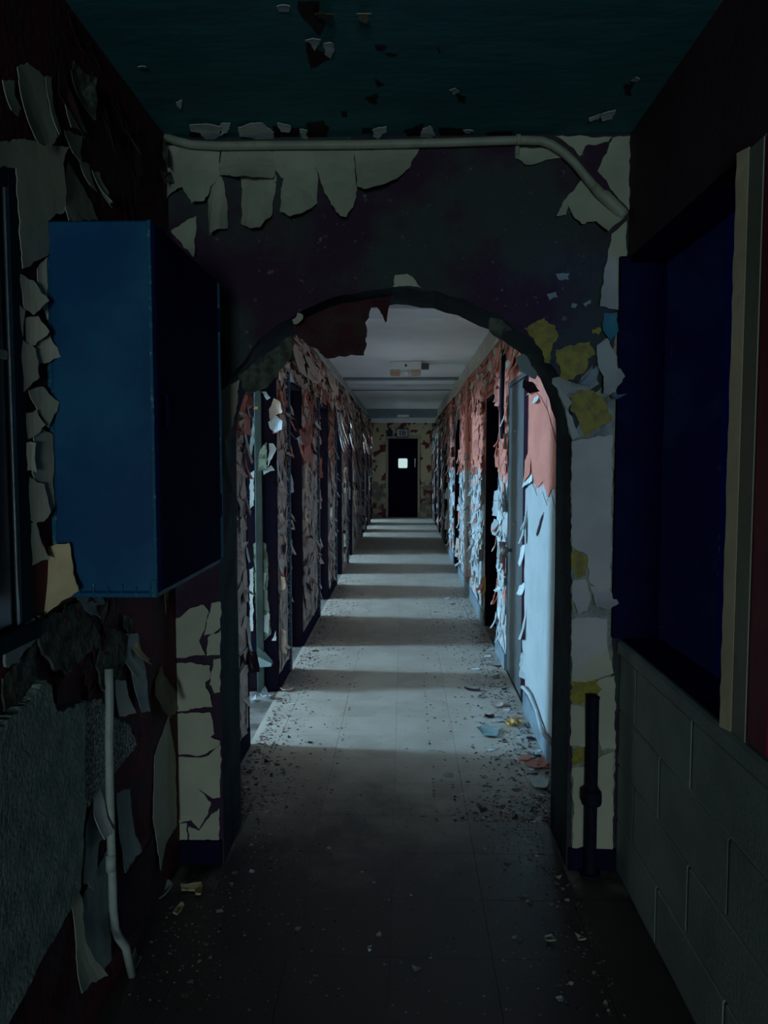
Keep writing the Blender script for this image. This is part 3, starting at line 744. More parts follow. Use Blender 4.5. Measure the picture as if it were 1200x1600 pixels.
# ================================================================== THINGS
# ---- blue wall cabinet
cb = thing('wall_cabinet', (-0.70, 2.05, 1.167), 'blue metal wall cabinet with chipped edges on the left wall', 'cabinet')
x0, x1, y0, y1, z0, z1 = XL + .001, -.573, 1.752, 2.36, 1.167, 2.012
t = MB(); t.bbox(x0, x1, y0, y1, z0, z1, .004); t.build('body', M['cab'], cb, fix=True)
t = MB(); t.bbox(x0, x0 + .012, y0 - .004, y0 + .01, z0 + .004, z1 - .002, .002); t.build('rear_flange', M['cab_edge'], cb, fix=True)
t = MB(); t.bbox(x1 - .005, x1 + .003, y0 - .003, y0 + .006, z0, z1, .001); t.build('corner_edge', M['cab_edge'], cb, fix=True)
t = MB(); t.bbox(x1, x1 + .010, y0 + .006, y1 - .016, z0 + .002, z1 - .002, .003); dr_ = t.build('door', M['navy'], cb, fix=True)
t = MB(); t.bbox(x1 + .012, x1 + .02, y0 + .05, y0 + .075, 1.55, 1.63, .003); t.build('latch', M['navy'], dr_, fix=True)
for z_ in (1.3, 1.86):
    t = MB(); t.tube([(x1 + .010, y1 - .022, z_), (x1 + .010, y1 - .022, z_ + .07)], .006, 8); t.build('hinge', M['navy'], dr_, fix=True)
t = MB(); t.bbox(x1 - .004, x1 + .014, y1 - .016, y1, z0 + .004, z1 - .004, .003); t.build('corner_edge', M['cab_edge'], cb, fix=True)
t = MB(); t.bbox(x0, x1 + .002, y0 - .003, y1, z0 - .012, z0, .002); t.build('bottom_lip', M['cab'], cb, fix=True)
for k in range(6):
    xx = x0 + .06 + k * .033
    t = MB(); t.bbox(xx, xx + .004, y0 - .005, y0, z0 - .008, z0 + .014 + .006 * (k % 2), .001); t.build('weld_tab', M['cab_edge'], cb, fix=True)
t = MB(); t.bbox(x1 - .012, x1 + .003, y0 - .006, y0, z0 - .012, z0 + .03, .002); t.build('corner_bracket', M['cab_edge'], cb, fix=True)

# ---- conduits of the near passage
def path(pts, plane): return [on_plane(x, y, plane) for x, y in pts]
AP = ('Y', YA - .027, -1)
pt = path([(258, 214), (275, 220), (300, 226), (340, 228), (430, 227), (560, 226), (700, 223), (780, 220), (820, 219), (845, 220), (862, 226), (880, 238), (897, 254), (915, 276), (932, 296)], AP)
ac = thing('ceiling_conduit', pt[6], 'painted conduit along the top of the arch wall bending down at the right', 'pipe')
t = MB(); t.tube(pt, .0145, 14); t.build('pipe_run', M['pipe'], ac, smooth=True, fix=True)
t = MB(); t.tube(path([(928, 291), (938, 303), (944, 306), (972, 334), (976, 338)], AP), [.016, .0175, .021, .021, .017], 14); t.build('conduit_fitting', M['pipe'], ac, smooth=True, fix=True)
q0, q1 = on_plane(806, 218, AP), on_plane(813, 218, AP)
t = MB(); t.tube([q0, q1], .0175, 14); t.build('pipe_strap', M['pipe'], ac, smooth=True, fix=True)
q = on_plane(808, 240, ('Y', YA - .008, -1))
t = MB(); t.bbox(q[0] - .008, q[0] + .008, YA - .016, YA - .002, q[2] - .018, q[2] + .025, .004); sp_ = t.build('strap_lug', M['pipe'], ac, fix=True)
t = MB(); t.tube([(q[0], YA - .015, q[2] - .006), (q[0], YA - .021, q[2] - .006)], .0045, 10); t.build('screw', M['metal'], sp_, fix=True)

LPn = ('X', XL + .022, 1)
pt = path([(170, 1045), (171, 1100), (170, 1160), (171, 1220), (173, 1290), (175, 1360), (177, 1420), (180, 1450)], LPn)
e = pt[-1]
pt += [(e[0] + .004, e[1] + .012, e[2] - .035), (e[0] + .012, e[1] + .04, e[2] - .08), (e[0] + .018, e[1] + .07, 0.002)]
cw = thing('wall_conduit', (pt[0][0], pt[0][1], 0), 'thin pale conduit descending the left wall to the floor', 'pipe')
t = MB(); t.tube(pt, .0115, 12); t.build('pipe_run', M['pipe_pale'], cw, smooth=True, fix=True)
q = on_plane(173, 1348, LPn)
t = MB(); t.tube([(q[0], q[1], q[2] - .022), (q[0], q[1], q[2] + .022)], .0135, 12); t.build('pipe_coupling', M['pipe_pale'], cw, smooth=True, fix=True)

# black standpipe before the right pier
sp_ = thing('standpipe', (.664, 2.655, 0), 'black iron standpipe with a flanged joint before the right arch pier', 'pipe')
t = MB(); t.tube([(.664, 2.655, 0), (.664, 2.655, .642)], .021, 16); t.build('pipe_shaft', M['black_pipe'], sp_, smooth=False, fix=True)
t = MB(); t.tube([(.664, 2.655, .255), (.664, 2.655, .262), (.664, 2.655, .27), (.664, 2.655, .30), (.664, 2.655, .308), (.664, 2.655, .315)], [.024, .034, .036, .036, .034, .024], 16); t.build('flange', M['black_pipe'], sp_, fix=True)
t = MB(); t.tube([(.664, 2.655, .642), (.664, 2.655, .648)], [.024, .022], 16); t.build('pipe_cap', M['black_pipe'], sp_, fix=True)
t = MB(); t.tube([(.664, 2.655, 0), (.664, 2.655, .012)], .036, 16); t.build('floor_collar', M['black_pipe'], sp_, fix=True)

# ---- exit sign and emergency lights
es = thing('exit_sign', (-.042, YE, 2.05), 'white-framed EXIT sign above the far door', 'sign')
t = MB(); t.bbox(-.195, .11, YE - .07, YE, 2.035, 2.265, .008); t.build('housing', M['sign_dark'], es, fix=True)
t = MB(); t.bbox(-.172, .088, YE - .078, YE - .07, 2.06, 2.24, .004); t.build('face_plate', M['sign_white'], es, fix=True)
t = MB(); t.bbox(-.135, .051, YE - .081, YE - .078, 2.075, 2.225, .001); t.build('letter_field', M['sign_dark'], es, fix=True)
yf = YE - .086
L = MB(); xx = -.128; w_, h0, h1, s_ = .034, 2.082, 2.218, .009
def bar(m, x0, x1, z0, z1): m.box(x0, x1, yf, yf + .005, z0, z1)
for ch in 'EXIT':
    L = MB()
    if ch == 'E':
        bar(L, xx, xx + s_, h0, h1); [bar(L, xx + s_, xx + w_, z_, z_ + .018) for z_ in (h0, (h0 + h1) / 2 - .009, h1 - .018)]; adv = .047
    elif ch == 'X':
        for sg in (0, 1):
            p, q = (xx, xx + w_ - s_) if sg == 0 else (xx + w_ - s_, xx)
            L.add([(p, yf, h0), (p + s_, yf, h0), (q + s_, yf, h1), (q, yf, h1), (p, yf + .005, h0), (p + s_, yf + .005, h0), (q + s_, yf + .005, h1), (q, yf + .005, h1)],
                  [(0, 1, 2, 3), (7, 6, 5, 4), (0, 4, 5, 1), (1, 5, 6, 2), (2, 6, 7, 3), (3, 7, 4, 0)])
        adv = .047
    elif ch == 'I': bar(L, xx + .006, xx + .006 + s_, h0, h1); adv = .034
    else: bar(L, xx, xx + w_ + .006, h1 - .018, h1); bar(L, xx + .016, xx + .016 + s_, h0, h1 - .018); adv = .05
    L.build('letter', M['sign_white'], es, fix=True); xx += adv
el = thing('emergency_light', (-.37, YE, 2.06), 'dark twin-headed emergency light left of the exit sign', 'lamp')
t = MB(); t.bbox(-.445, -.285, YE - .09, YE, 2.06, 2.22, .01); t.build('battery_box', M['sign_dark'], el, fix=True)
for x_ in (-.435, -.285):
    t = MB(); t.tube([(x_, YE - .05, 2.245), (x_, YE - .10, 2.25)], [.03, .042], 14); hd = t.build('lamp_head', M['sign_dark'], el, fix=True)
    t = MB(); t.tube([(x_, YE - .1, 2.25), (x_, YE - .106, 2.25)], .036, 14); t.build('lens', M['sign_white'], hd, fix=True)

# ---- ceiling lamp with its conduit
cl_ = thing('ceiling_lamp', (.02, 8.5, ZK), 'white box ceiling lamp with tan ends and a conduit tail', 'lamp')
t = MB(); t.bbox(-.155, .185, 8.40, 8.75, ZK - .10, ZK, .01); bd = t.build('housing', M['lamp_white'], cl_, fix=True)
for x_ in (-.15, .075):
    t = MB(); t.bbox(x_, x_ + .105, 8.38, 8.7, ZK - .135, ZK - .098, .005); t.build('end_block', M['lamp_tan'], cl_, fix=True)
t = MB(); t.tube([(.02, 8.45, ZK - .10), (.02, 8.45, ZK - .125), (.02, 8.45, ZK - .15), (.02, 8.45, ZK - .165)], [.03, .04, .035, .012], 14); t.build('bulb', M['lamp_white'], cl_, smooth=True, fix=True)
t = MB(); t.tube([(.02, 8.399, ZK - .05), (.02, 8.392, ZK - .05)], .014, 10); t.build('knockout', M['sign_dark'], bd, fix=True)
t = MB(); t.bbox(.19, .27, 8.42, 8.5, ZK - .085, ZK - .02, .006); t.build('junction_box', M['steel_door'], cl_, fix=True)
t = MB(); t.tube([(.27, 8.46, ZK - .03), (.45, 8.46, ZK - .028), (.6, 8.46, ZK - .03), (.655, 8.44, ZK - .045), (.675, 8.38, ZK - .10), (.68, 8.34, ZK - .17)], .011, 10); t.build('conduit_tail', M['lamp_white'], cl_, smooth=True, fix=True)

# ================================================================== PEELING PAINT, traced where it hangs
C_, CP = M['cream'], M['cream_pier']
# cream tongues hanging along the top of the arch wall
hang = [
 [(262, 228), (300, 232), (344, 234), (344, 274), (334, 292), (326, 322), (308, 328), (290, 299), (282, 300), (262, 313)],
 [(328, 262), (345, 268), (356, 318), (358, 360), (334, 376), (329, 346), (325, 310)],
 [(345, 234), (424, 233), (431, 262), (428, 284), (400, 290), (374, 288), (344, 278)],
 [(374, 266), (400, 258), (430, 262), (431, 300), (427, 342), (413, 366), (398, 368), (381, 356), (379, 312)],
 [(425, 233), (487, 234), (493, 258), (497, 290), (497, 322), (480, 340), (459, 351), (442, 340), (441, 300), (445, 283), (430, 266)],
 [(488, 234), (553, 234), (555, 262), (558, 300), (553, 330), (544, 350), (535, 350), (520, 330), (507, 300), (493, 262)],
 [(554, 234), (655, 232), (640, 266), (620, 290), (595, 304), (570, 307), (560, 300), (556, 270)]]
for k, p in enumerate(hang): flap('paint_tongue', ARCH, p, C_, warch, lift=.07 + .004 * k, curl=-.05, power=1.5, wrinkle=.003)
flap('paint_flap', ARCH, [(812, 232), (866, 232), (880, 246), (848, 254), (822, 262), (806, 248)], C_, warch, lift=.02)
flap('paint_flap', ARCH, [(910, 280), (880, 315), (866, 343), (882, 339), (886, 322), (895, 345), (905, 355), (928, 350), (945, 368), (952, 360), (972, 342), (945, 305), (926, 288)], C_, warch, lift=.045, curl=.01)
flap('paint_strip', ARCH, [(957, 216), (984, 213), (982, 330), (960, 304), (933, 268)], C_, warch, lift=.004)
flap('paint_strip', ARCH, [(868, 213), (956, 214), (950, 222), (915, 228), (906, 246), (892, 230)], C_, warch, lift=.006)
flap('paint_strip', ARCH, [(955, 366), (979, 345), (978, 410), (968, 430), (964, 486), (935, 480), (942, 430), (950, 390)], C_, warch, lift=.012, curl=.006)
flap('paint_flap', ARCH, [(268, 362), (284, 350), (307, 338), (307, 406), (290, 390)], C_, warch, lift=.03)
flap('paint_remnant', ARCH, [(614, 449), (617, 430), (636, 428), (650, 440), (658, 450), (636, 447)], CP, warch, lift=.003)
flap('paint_remnant', ARCH, [(457, 500), (465, 489), (474, 493), (470, 503), (460, 508)], CP, warch, lift=.01)
flap('plaster_remnant', ARCH, [(766, 496), (784, 500), (800, 516), (786, 520), (780, 532), (764, 518)], M['moss'], warch, lift=.006, thick=.006)
# yellow patches and blue-grey tatters on the right haunch of the arch
for p in ([(818, 512), (836, 504), (850, 496), (868, 510), (870, 530), (860, 550), (863, 571), (850, 566), (845, 546), (834, 530)],
          [(868, 546), (895, 541), (921, 534), (929, 550), (918, 570), (905, 585), (885, 597), (875, 585)],
          [(893, 616), (915, 610), (940, 620), (956, 650), (936, 670), (915, 683), (905, 660), (890, 640)],
          [(893, 860), (905, 857), (919, 872), (915, 900), (900, 903), (892, 880)],
          [(891, 1064), (930, 1060), (941, 1076), (920, 1085), (906, 1101), (892, 1096)],
          [(893, 1172), (912, 1166), (917, 1190), (896, 1196)], [(925, 515), (938, 512), (935, 524), (925, 522)]):
    flap('yellow_patch', ARCH, p, M['yellow'], warch, lift=.001, base=.003, thick=.001, step=.008, amp=.006)
for p, m_, lf in (([(943, 490), (964, 488), (963, 520), (950, 534), (940, 518)], 'teal_flake', .03), ([(900, 602), (935, 570), (930, 595), (920, 605)], 'bluegrey', .03),
              ([(932, 540), (950, 528), (962, 555), (972, 590), (955, 615), (937, 618), (940, 590), (932, 575)], 'cream', .05), ([(950, 620), (968, 606), (976, 616), (952, 628)], 'bluegrey', .06),
              ([(862, 595), (875, 605), (892, 630), (884, 640), (874, 620)], 'cream', .02), ([(882, 640), (893, 650), (905, 682), (893, 688), (886, 665)], 'cream', .018),
              ([(868, 428), (890, 427), (888, 438), (872, 438)], 'bluegrey', .003), ([(854, 460), (868, 456), (871, 465), (858, 470)], 'bluegrey', .003), ([(893, 474), (902, 476), (898, 482), (892, 481)], 'bluegrey', .003),
              ([(910, 475), (922, 468), (923, 474), (914, 480)], 'bluegrey', .004)):
    flap('paint_tatter', ARCH, p, M[m_], warch, lift=lf, curl=lf * .3)
# right arch pier
flap('undercoat_sheet', ARCH, [(893, 690), (905, 660), (925, 620), (945, 600), (964, 520), (968, 600), (960, 690), (958, 900), (956, 1060), (961, 1170), (957, 1324), (893, 1322), (893, 1000)], M['undercoat'], warch, lift=.0, base=.0005, thick=.001, wrinkle=.0, amp=.003)
flap('undercoat_sheet', ARCH, [(862, 592), (880, 590), (902, 600), (925, 570), (936, 600), (915, 612), (893, 616), (888, 642), (902, 684), (893, 688), (884, 650), (872, 615)], M['undercoat'], warch, lift=.0, base=.0005, thick=.001, wrinkle=.0)
for p, lf in (([(893, 690), (915, 686), (957, 680), (956, 760), (955, 830), (953, 918), (936, 924), (919, 906), (917, 866), (893, 853), (892, 780)], .006),
          ([(893, 968), (916, 964), (948, 966), (947, 1000), (957, 1050), (938, 1057), (914, 1064), (892, 1062), (892, 1010)], .012),
          ([(895, 906), (914, 904), (922, 930), (914, 952), (900, 957), (892, 935)], .03), ([(922, 915), (952, 920), (963, 940), (948, 948), (928, 945)], .045),
          ([(935, 1062), (960, 1055), (960, 1168), (938, 1170), (925, 1110), (915, 1100)], .008), ([(892, 1100), (914, 1104), (918, 1165), (905, 1164), (889, 1162)], .015),
          ([(893, 1200), (917, 1196), (958, 1172), (956, 1325), (893, 1322), (896, 1260)], .006)):
    flap('paint_sheet', ARCH, p, CP, warch, lift=lf, curl=.004)
# left arch pier: cracked cream slabs
for p, lf in (([(272, 968), (292, 955), (306, 948), (320, 944), (328, 956), (320, 985), (312, 1000), (322, 1022), (275, 1028)], .012), ([(331, 942), (345, 940), (345, 980), (330, 990), (320, 992)], .008),
          ([(325, 996), (345, 984), (345, 1022), (324, 1024)], .006), ([(276, 1036), (300, 1034), (330, 1038), (330, 1058), (322, 1064), (334, 1102), (276, 1112)], .014),
          ([(334, 1030), (345, 1028), (345, 1080), (336, 1082), (328, 1068)], .006), ([(276, 1115), (330, 1112), (336, 1145), (330, 1150), (345, 1155), (345, 1162), (328, 1172), (312, 1180), (276, 1178)], .01),
          ([(276, 1182), (314, 1183), (330, 1176), (345, 1164), (345, 1245), (332, 1246), (308, 1230), (330, 1252), (326, 1270), (312, 1294), (300, 1280), (288, 1282), (276, 1285)], .006),
          ([(276, 1287), (292, 1285), (294, 1310), (276, 1312)], .004), ([(296, 1290), (312, 1297), (330, 1272), (343, 1262), (343, 1312), (296, 1312)], .004),
          ([(343, 610), (375, 594), (370, 640), (360, 680), (350, 690), (343, 670)], .01)):
    flap('cracked_paint', ARCH, p, CP, warch, lift=lf, away='right' if lf > .009 else 'down')
flap('paint_flap', ARCH, [(262, 985), (274, 968), (274, 1180), (266, 1150), (262, 1080)], C_, warch, lift=.004)
# sheets hanging inside the arch
S1 = ('Y', 2.84, -1); S2 = ('Y', 2.78, -1)
flap('hanging_sheet', S1, [(460, 504), (500, 476), (540, 459), (577, 452), (581, 474), (577, 497), (571, 505), (574, 540), (570, 558), (545, 559), (512, 563), (500, 550), (482, 541), (462, 522)],
     mat('brown_red_backing', (0.055, 0.03, 0.03), .8, (0.06, 0.012, 0.02), 14, bump=.5), warch, lift=.05, thick=.003, wrinkle=.006)
flap('hanging_shard', S1, [(578, 452), (615, 450), (610, 472), (603, 507), (594, 487), (582, 478)], mat('red_backing', (0.09, 0.015, 0.025), .8, (0.05, 0.012, 0.02), 14), warch, lift=.03, thick=.003)
flap('hanging_sheet', S2, [(372, 588), (400, 566), (430, 544), (456, 524), (456, 560), (441, 576), (420, 606), (392, 619), (380, 604)], M['moss'], warch, lift=.03, thick=.004)
flap('hanging_sheet', S1, [(806, 558), (818, 553), (826, 562), (838, 584), (834, 594), (812, 582)], M['bluegrey'], warch, lift=.03, thick=.002)
flap('hanging_sheet', S2, [(344, 690), (352, 686), (360, 740), (366, 770), (356, 775), (348, 735)], C_, warch, lift=.012)
flap('hanging_sheet', S1, [(818, 592), (835, 600), (842, 612), (826, 616), (816, 606)], M['dark_patch'], warch, lift=.02)
# small scraps speckling the arch wall
mb = MB(); rg = random.Random(31)
for k in range(260):
    u, v = rg.uniform(-.6, .7), rg.uniform(1.8, 2.45)
    e = ((u - CX) / (HW + .02)) ** 2 + ((v - SPR) / (RISE + .02)) ** 2
    if e < 1.0 or (u < -.55): continue
    s_ = rg.uniform(.002, .007) * (1.5 if rg.random() < .1 else 1)
    cell = ((u, v), [(u + s_ * math.cos(a) * rg.uniform(.5, 1.3), v + s_ * math.sin(a) * rg.uniform(.5, 1.2)) for a in [i * 1.2566 for i in range(5)]])
    flake(mb, cell, ARCH, rg, lift=.003)
o = mb.build('paint_scraps', M['moss'], warch); o['kind'] = 'stuff'

# ---- left wall
def L_(pts, m='cream', **k): return flap(k.pop('name', 'paint_flap'), LEFT, pts, M[m], wleft, **k)
L_([(0, 125), (20, 126), (18, 150), (25, 172), (10, 181), (0, 172)], lift=.02)
L_([(22, 105), (40, 98), (66, 120), (74, 214), (60, 230), (35, 225), (20, 190)], lift=.03, curl=.01)
L_([(68, 121), (78, 121), (78, 208), (70, 211)], lift=.03)
L_([(97, 145), (116, 160), (130, 208), (97, 199)], lift=.02)
L_([(97, 203), (128, 214), (120, 235), (106, 254), (97, 240)], lift=.03)
L_([(-40, 236), (25, 217), (93, 230), (85, 256), (90, 300), (88, 330), (66, 345), (67, 398), (30, 420), (24, 330), (20, 262), (-40, 262)], lift=.02, away='right', name='paint_sheet')
L_([(105, 252), (140, 318), (146, 344), (86, 345), (90, 302)], lift=.03)
L_([(140, 266), (154, 270), (158, 300), (150, 325), (140, 316)], lift=.04, curl=.02)
L_([(120, 248), (138, 258), (138, 300), (128, 290)], lift=.02)
L_([(188, 186), (199, 191), (205, 224), (203, 240), (196, 216)], 'olive', lift=.03)
L_([(206, 232), (236, 240), (234, 318), (208, 318)], 'dark_patch', lift=.004)
for p, lf in (([(26, 428), (44, 438), (58, 470), (45, 492), (34, 480)], .03), ([(28, 476), (36, 484), (34, 500), (31, 530), (48, 545), (52, 590), (34, 613), (30, 560)], .012), ([(36, 498), (50, 494), (58, 518), (48, 540), (38, 532)], .03),
          ([(56, 532), (66, 522), (73, 558), (62, 568), (52, 562)], .035), ([(42, 610), (60, 604), (74, 628), (66, 668), (54, 640)], .03), ([(36, 648), (50, 640), (58, 664), (50, 680), (38, 690)], .02),
          ([(50, 682), (60, 668), (74, 680), (77, 790), (72, 800), (48, 740)], .012), ([(38, 692), (46, 692), (47, 738), (40, 735)], .015), ([(42, 742), (60, 756), (66, 800), (60, 815), (44, 812)], .02), ([(44, 818), (52, 815), (66, 875), (46, 884)], .02),
          ([(56, 420), (66, 402), (68, 500), (60, 470)], .01)):
    L_(p, 'cream_pier', lift=lf * .8, away='right')
flap('tan_flap', ('Y', 1.738, -1), [(76, 853), (110, 848), (115, 875), (118, 895), (130, 921), (104, 936), (82, 957), (63, 944), (70, 905)], M['tan'], wleft, lift=.03, curl=.01, base=.004)
L_([(118, 932), (155, 926), (156, 942), (142, 946), (138, 966), (128, 958)], 'bluegrey', lift=.03)
L_([(0, 1003), (49, 966), (55, 984), (50, 998), (26, 1024), (20, 1036), (0, 1042)], 'bluegrey', lift=.006, name='plaster_remnant', thick=.006)
L_([(55, 962), (85, 958), (118, 940), (140, 975), (150, 1010), (120, 1030), (100, 1050), (75, 1045), (56, 1010)], 'moss', lift=.006, thick=.008, wrinkle=.006, name='plaster_remnant', amp=.006)
L_([(160, 980), (182, 985), (192, 1020), (180, 1060), (160, 1055), (152, 1080), (146, 1040)], 'moss', lift=.01, thick=.006, wrinkle=.006, name='plaster_remnant')
L_([(0, 1060), (20, 1040), (52, 1005), (53, 1060), (20, 1100), (0, 1112)], 'moss', lift=.004, thick=.004, name='plaster_remnant', amp=.004)
mb = MB()
sheet(mb, [(0.2, 0.70), (1.2, 0.70)] + px_poly([(-60, 1165), (22, 1098), (52, 1062), (62, 1078), (72, 1112), (115, 1098), (116, 1270), (108, 1390), (75, 1450), (30, 1530), (-30, 1640)], LEFT) + [(1.2, 0.05), (0.2, 0.05)], LEFT,
      lift=.002, base=.0, thick=.028, wrinkle=.003, grid=.05, amp=.004, seed=3)
mb.build('render_coat', M['stucco'], wleft)
L_([(117, 1096), (150, 1092), (166, 1118), (194, 1132), (206, 1164), (181, 1196), (152, 1226), (130, 1262), (117, 1244)], 'speckled', lift=.0, base=.0, thick=.014, wrinkle=.002, name='render_coat', amp=.004)
for p, m_, lf in (([(196, 990), (214, 990), (220, 1048), (217, 1112), (206, 1113), (201, 1074)], 'bluegrey', .03), ([(178, 1062), (194, 1064), (198, 1114), (176, 1120)], 'cream', .02), ([(186, 1012), (197, 1006), (200, 1050), (190, 1058)], 'bluegrey', .04),
              ([(240, 1064), (250, 1040), (262, 1080), (258, 1108), (246, 1122), (236, 1086)], 'olive', .04), ([(163, 1046), (152, 1062), (160, 1090), (166, 1075)], 'bluegrey', .02), ([(204, 1010), (212, 1000), (210, 1030), (203, 1038)], 'tan', .05),
              ([(150, 1228), (168, 1216), (168, 1300), (150, 1316), (140, 1390), (122, 1380), (132, 1290)], 'bluegrey', .012), ([(180, 1240), (201, 1232), (203, 1300), (208, 1330), (182, 1364)], 'bluegrey', .02),
              ([(145, 1215), (154, 1240), (156, 1300), (144, 1312), (138, 1280)], 'white_flake', .03), ([(113, 1386), (124, 1402), (120, 1470), (129, 1524), (96, 1552), (108, 1480)], 'cream', .05), ([(125, 1405), (165, 1330), (168, 1500), (150, 1530), (132, 1526), (121, 1480)], 'bluegrey', .006),
              ([(240, 1180), (262, 1120), (272, 1180), (272, 1290), (255, 1318), (246, 1360), (236, 1280)], 'cream', .008), ([(180, 1380), (210, 1350), (240, 1300), (236, 1370), (200, 1450), (184, 1470)], 'dark_patch', .02),
              ([(276 - 20, 915), (262, 890), (258, 930), (246, 960)], 'olive', .02)):
    L_(p, m_, lift=lf, curl=lf * .25)
# cracked crust between the cabinet and the render
rg = random.Random(12)
crust = voronoi(1.72, 2.30, 0.86, 1.14, 60, rg, 1.0)
for c in crust:
    if rg.random() < .6:
        mb = MB(); flake(mb, c, LEFT, rg, gap=.94, lift=.010, base=.002)
        mb.build('paint_crust', M[rg.choice(['leftwall', 'leftwall', 'dark_patch', 'moss', 'dark_patch'])], wleft)
for c in voronoi(1.72, 2.68, 2.1, 2.56, 40, rg, .6):
    if rg.random() < .35:
        mb = MB(); flake(mb, c, LEFT, rg, gap=.85, lift=.018, base=.002, hang=.02)
        mb.build('paint_crust', M[rg.choice(['leftwall', 'dark_patch', 'moss'])], wleft)

# ---- near ceiling: white flakes and bare patches
def K_(pts, m='white_flake', **k): return flap(k.pop('name', 'ceiling_flake'), CEIL, pts, M[m], ceil, **k)
for p in ([(296, 190), (320, 188), (345, 192), (344, 210), (325, 221), (312, 205), (298, 202)], [(345, 190), (360, 191), (356, 204), (344, 206)], [(372, 194), (392, 189), (410, 190), (428, 205), (426, 219), (408, 226), (398, 214), (374, 208)],
          [(433, 190), (454, 190), (452, 203), (438, 204)], [(468, 200), (480, 198), (480, 214), (472, 219)], [(582, 197), (604, 196), (603, 206), (590, 213), (583, 207)], [(660, 200), (672, 193), (680, 205), (668, 220), (656, 215)],
          [(724, 198), (740, 199), (734, 207), (726, 206)], [(477, 55), (501, 54), (492, 79)], [(506, 62), (518, 59), (523, 74), (518, 90), (507, 82)], [(432, 2), (453, 0), (452, 16), (436, 16)],
          [(702, 136), (712, 132), (718, 141), (708, 147)], [(940, 172), (962, 170), (957, 184), (941, 186)], [(920, 180), (938, 176), (936, 184), (922, 185)], [(993, 115), (1000, 119), (996, 126), (986, 124)],
          [(215, 98), (228, 97), (230, 106), (220, 105)], [(275, 155), (284, 154), (282, 166)]):
    K_(p, lift=.007, curl=.003, away=rnd.choice(['down', 'left', 'right']), amp=.003)
K_([(558, 0), (580, 0), (574, 22), (572, 34), (560, 28)], 'tan', lift=.03); K_([(492, 14), (510, 0), (522, 0), (521, 27), (500, 25)], 'olive', lift=.03)
K_([(465, 0), (500, 0), (495, 20), (508, 35), (500, 52), (488, 40), (470, 20)], 'dark_patch', lift=.001, thick=.001, name='bare_patch')
for p in ([(478, 57), (498, 78), (522, 90), (505, 96), (485, 108), (480, 85)], [(586, 69), (604, 70), (598, 79), (588, 77)], [(601, 83), (622, 84), (612, 88)], [(585, 122), (600, 133), (590, 136)], [(570, 152), (590, 145), (588, 162), (578, 160)],
          [(533, 174), (543, 174), (542, 183), (534, 182)], [(425, 196), (470, 200), (466, 212), (430, 214)], [(478, 192), (505, 188), (515, 200), (510, 216), (482, 216)], [(565, 199), (582, 198), (582, 208), (566, 208)], [(630, 204), (662, 192), (655, 212), (640, 214)],
          [(684, 199), (722, 200), (726, 210), (690, 212)], [(296, 203), (316, 207), (312, 214), (298, 214)], [(760, 206), (800, 204), (800, 212), (765, 212)], [(714, 145), (730, 150), (726, 160), (716, 157)], [(683, 68), (687, 84), (684, 72)], [(975, 132), (990, 130), (985, 150), (976, 146)]):
    K_(p, 'dark_patch', lift=.0005, thick=.0008, base=.0006, step=.01, amp=.003, name='bare_patch')

# ---- green rag of paint in the dark side room
G = ('Y', 2.86, -1)
for p in ([(1090, 470), (1120, 480), (1122, 700), (1118, 900), (1108, 890), (1098, 860), (1080, 870), (1072, 800), (1064, 700), (1080, 600)], [(1062, 900), (1076, 850), (1092, 860), (1088, 920), (1066, 925)]):
    flap('paint_rag', G, p, M['curtain_green'], wroom, lift=.02, wrinkle=.01, thick=.002, amp=.006)
# ================================================================== SHREDDED PAINT OF THE CORRIDOR
def shred(wall, plane, runs, z0, z1, size_near, pick, keep, seed, aspect=1.7, lift=0.014, limit=150, near=7.3, hang_p=0.15):
    rg = random.Random(seed); pile = {}; made = 0
    for (a, b) in runs:
        sz = size_near * (1 + max(0, a - 5) * .09)
        n = int((b - a) * (z1 - z0) / (sz * sz * 1.5))
        if n < 4: n = 4
        for c in voronoi(a, b, z0, z1, n, rg, aspect):
            (u, v) = c[0]
            if rg.random() > keep(u, v, rg): continue
            mname = pick(u, v, rg); hg = rg.uniform(.02, .06) if rg.random() < hang_p else 0
            if u < near and made < limit:
                mb = MB(); flake(mb, c, plane, rg, gap=rg.uniform(.88, .97), lift=lift * rg.uniform(.4, 1.4), hang=hg)
                mb.build('paint_flake', M[mname], wall); made += 1
            else:
                flake(pile.setdefault(mname, MB()), c, plane, rg, gap=rg.uniform(.85, .97), lift=lift * rg.uniform(.5, 1.6), hang=hg)
    for mname, mb in pile.items():
        o = mb.build('paint_flakes_' + {'taupe': 'taupe', 'taupe_b': 'tan', 'rust': 'rust', 'salmon': 'salmon', 'white_flake': 'white', 'panelwhite': 'pale', 'band': 'beige', 'dark_patch': 'dark', 'orange_wood': 'orange'}.get(mname, 'mixed'), M[mname], wall)
        o['kind'] = 'stuff'
def pick_left(u, v, rg):
    r = rg.random()
    if v > 2.05: return 'taupe_b' if r < .72 else ('rust' if r < .88 else 'dark_patch')
    if v > 1.30:
        if u > 6.5: return 'rust' if r < .55 else ('taupe' if r < .85 else 'dark_patch')
        return 'taupe' if r < .6 else ('rust' if r < .8 else 'taupe_b')
    return 'taupe_b' if r < .35 else ('taupe' if r < .85 else ('rust' if r < .9 else 'dark_patch'))
shred(wcl, CORL, LP, 0.10, HEAD, .062, pick_left, lambda u, v, rg: .45 if v < 1.2 else .62, 21, limit=170, lift=.011)
shred(wcl, CORL, [(3.0, 10.9), (10.9, YE - .6)], HEAD + .01, 2.42, .07, pick_left, lambda u, v, rg: .8, 22, limit=110, near=8.5, hang_p=.3)
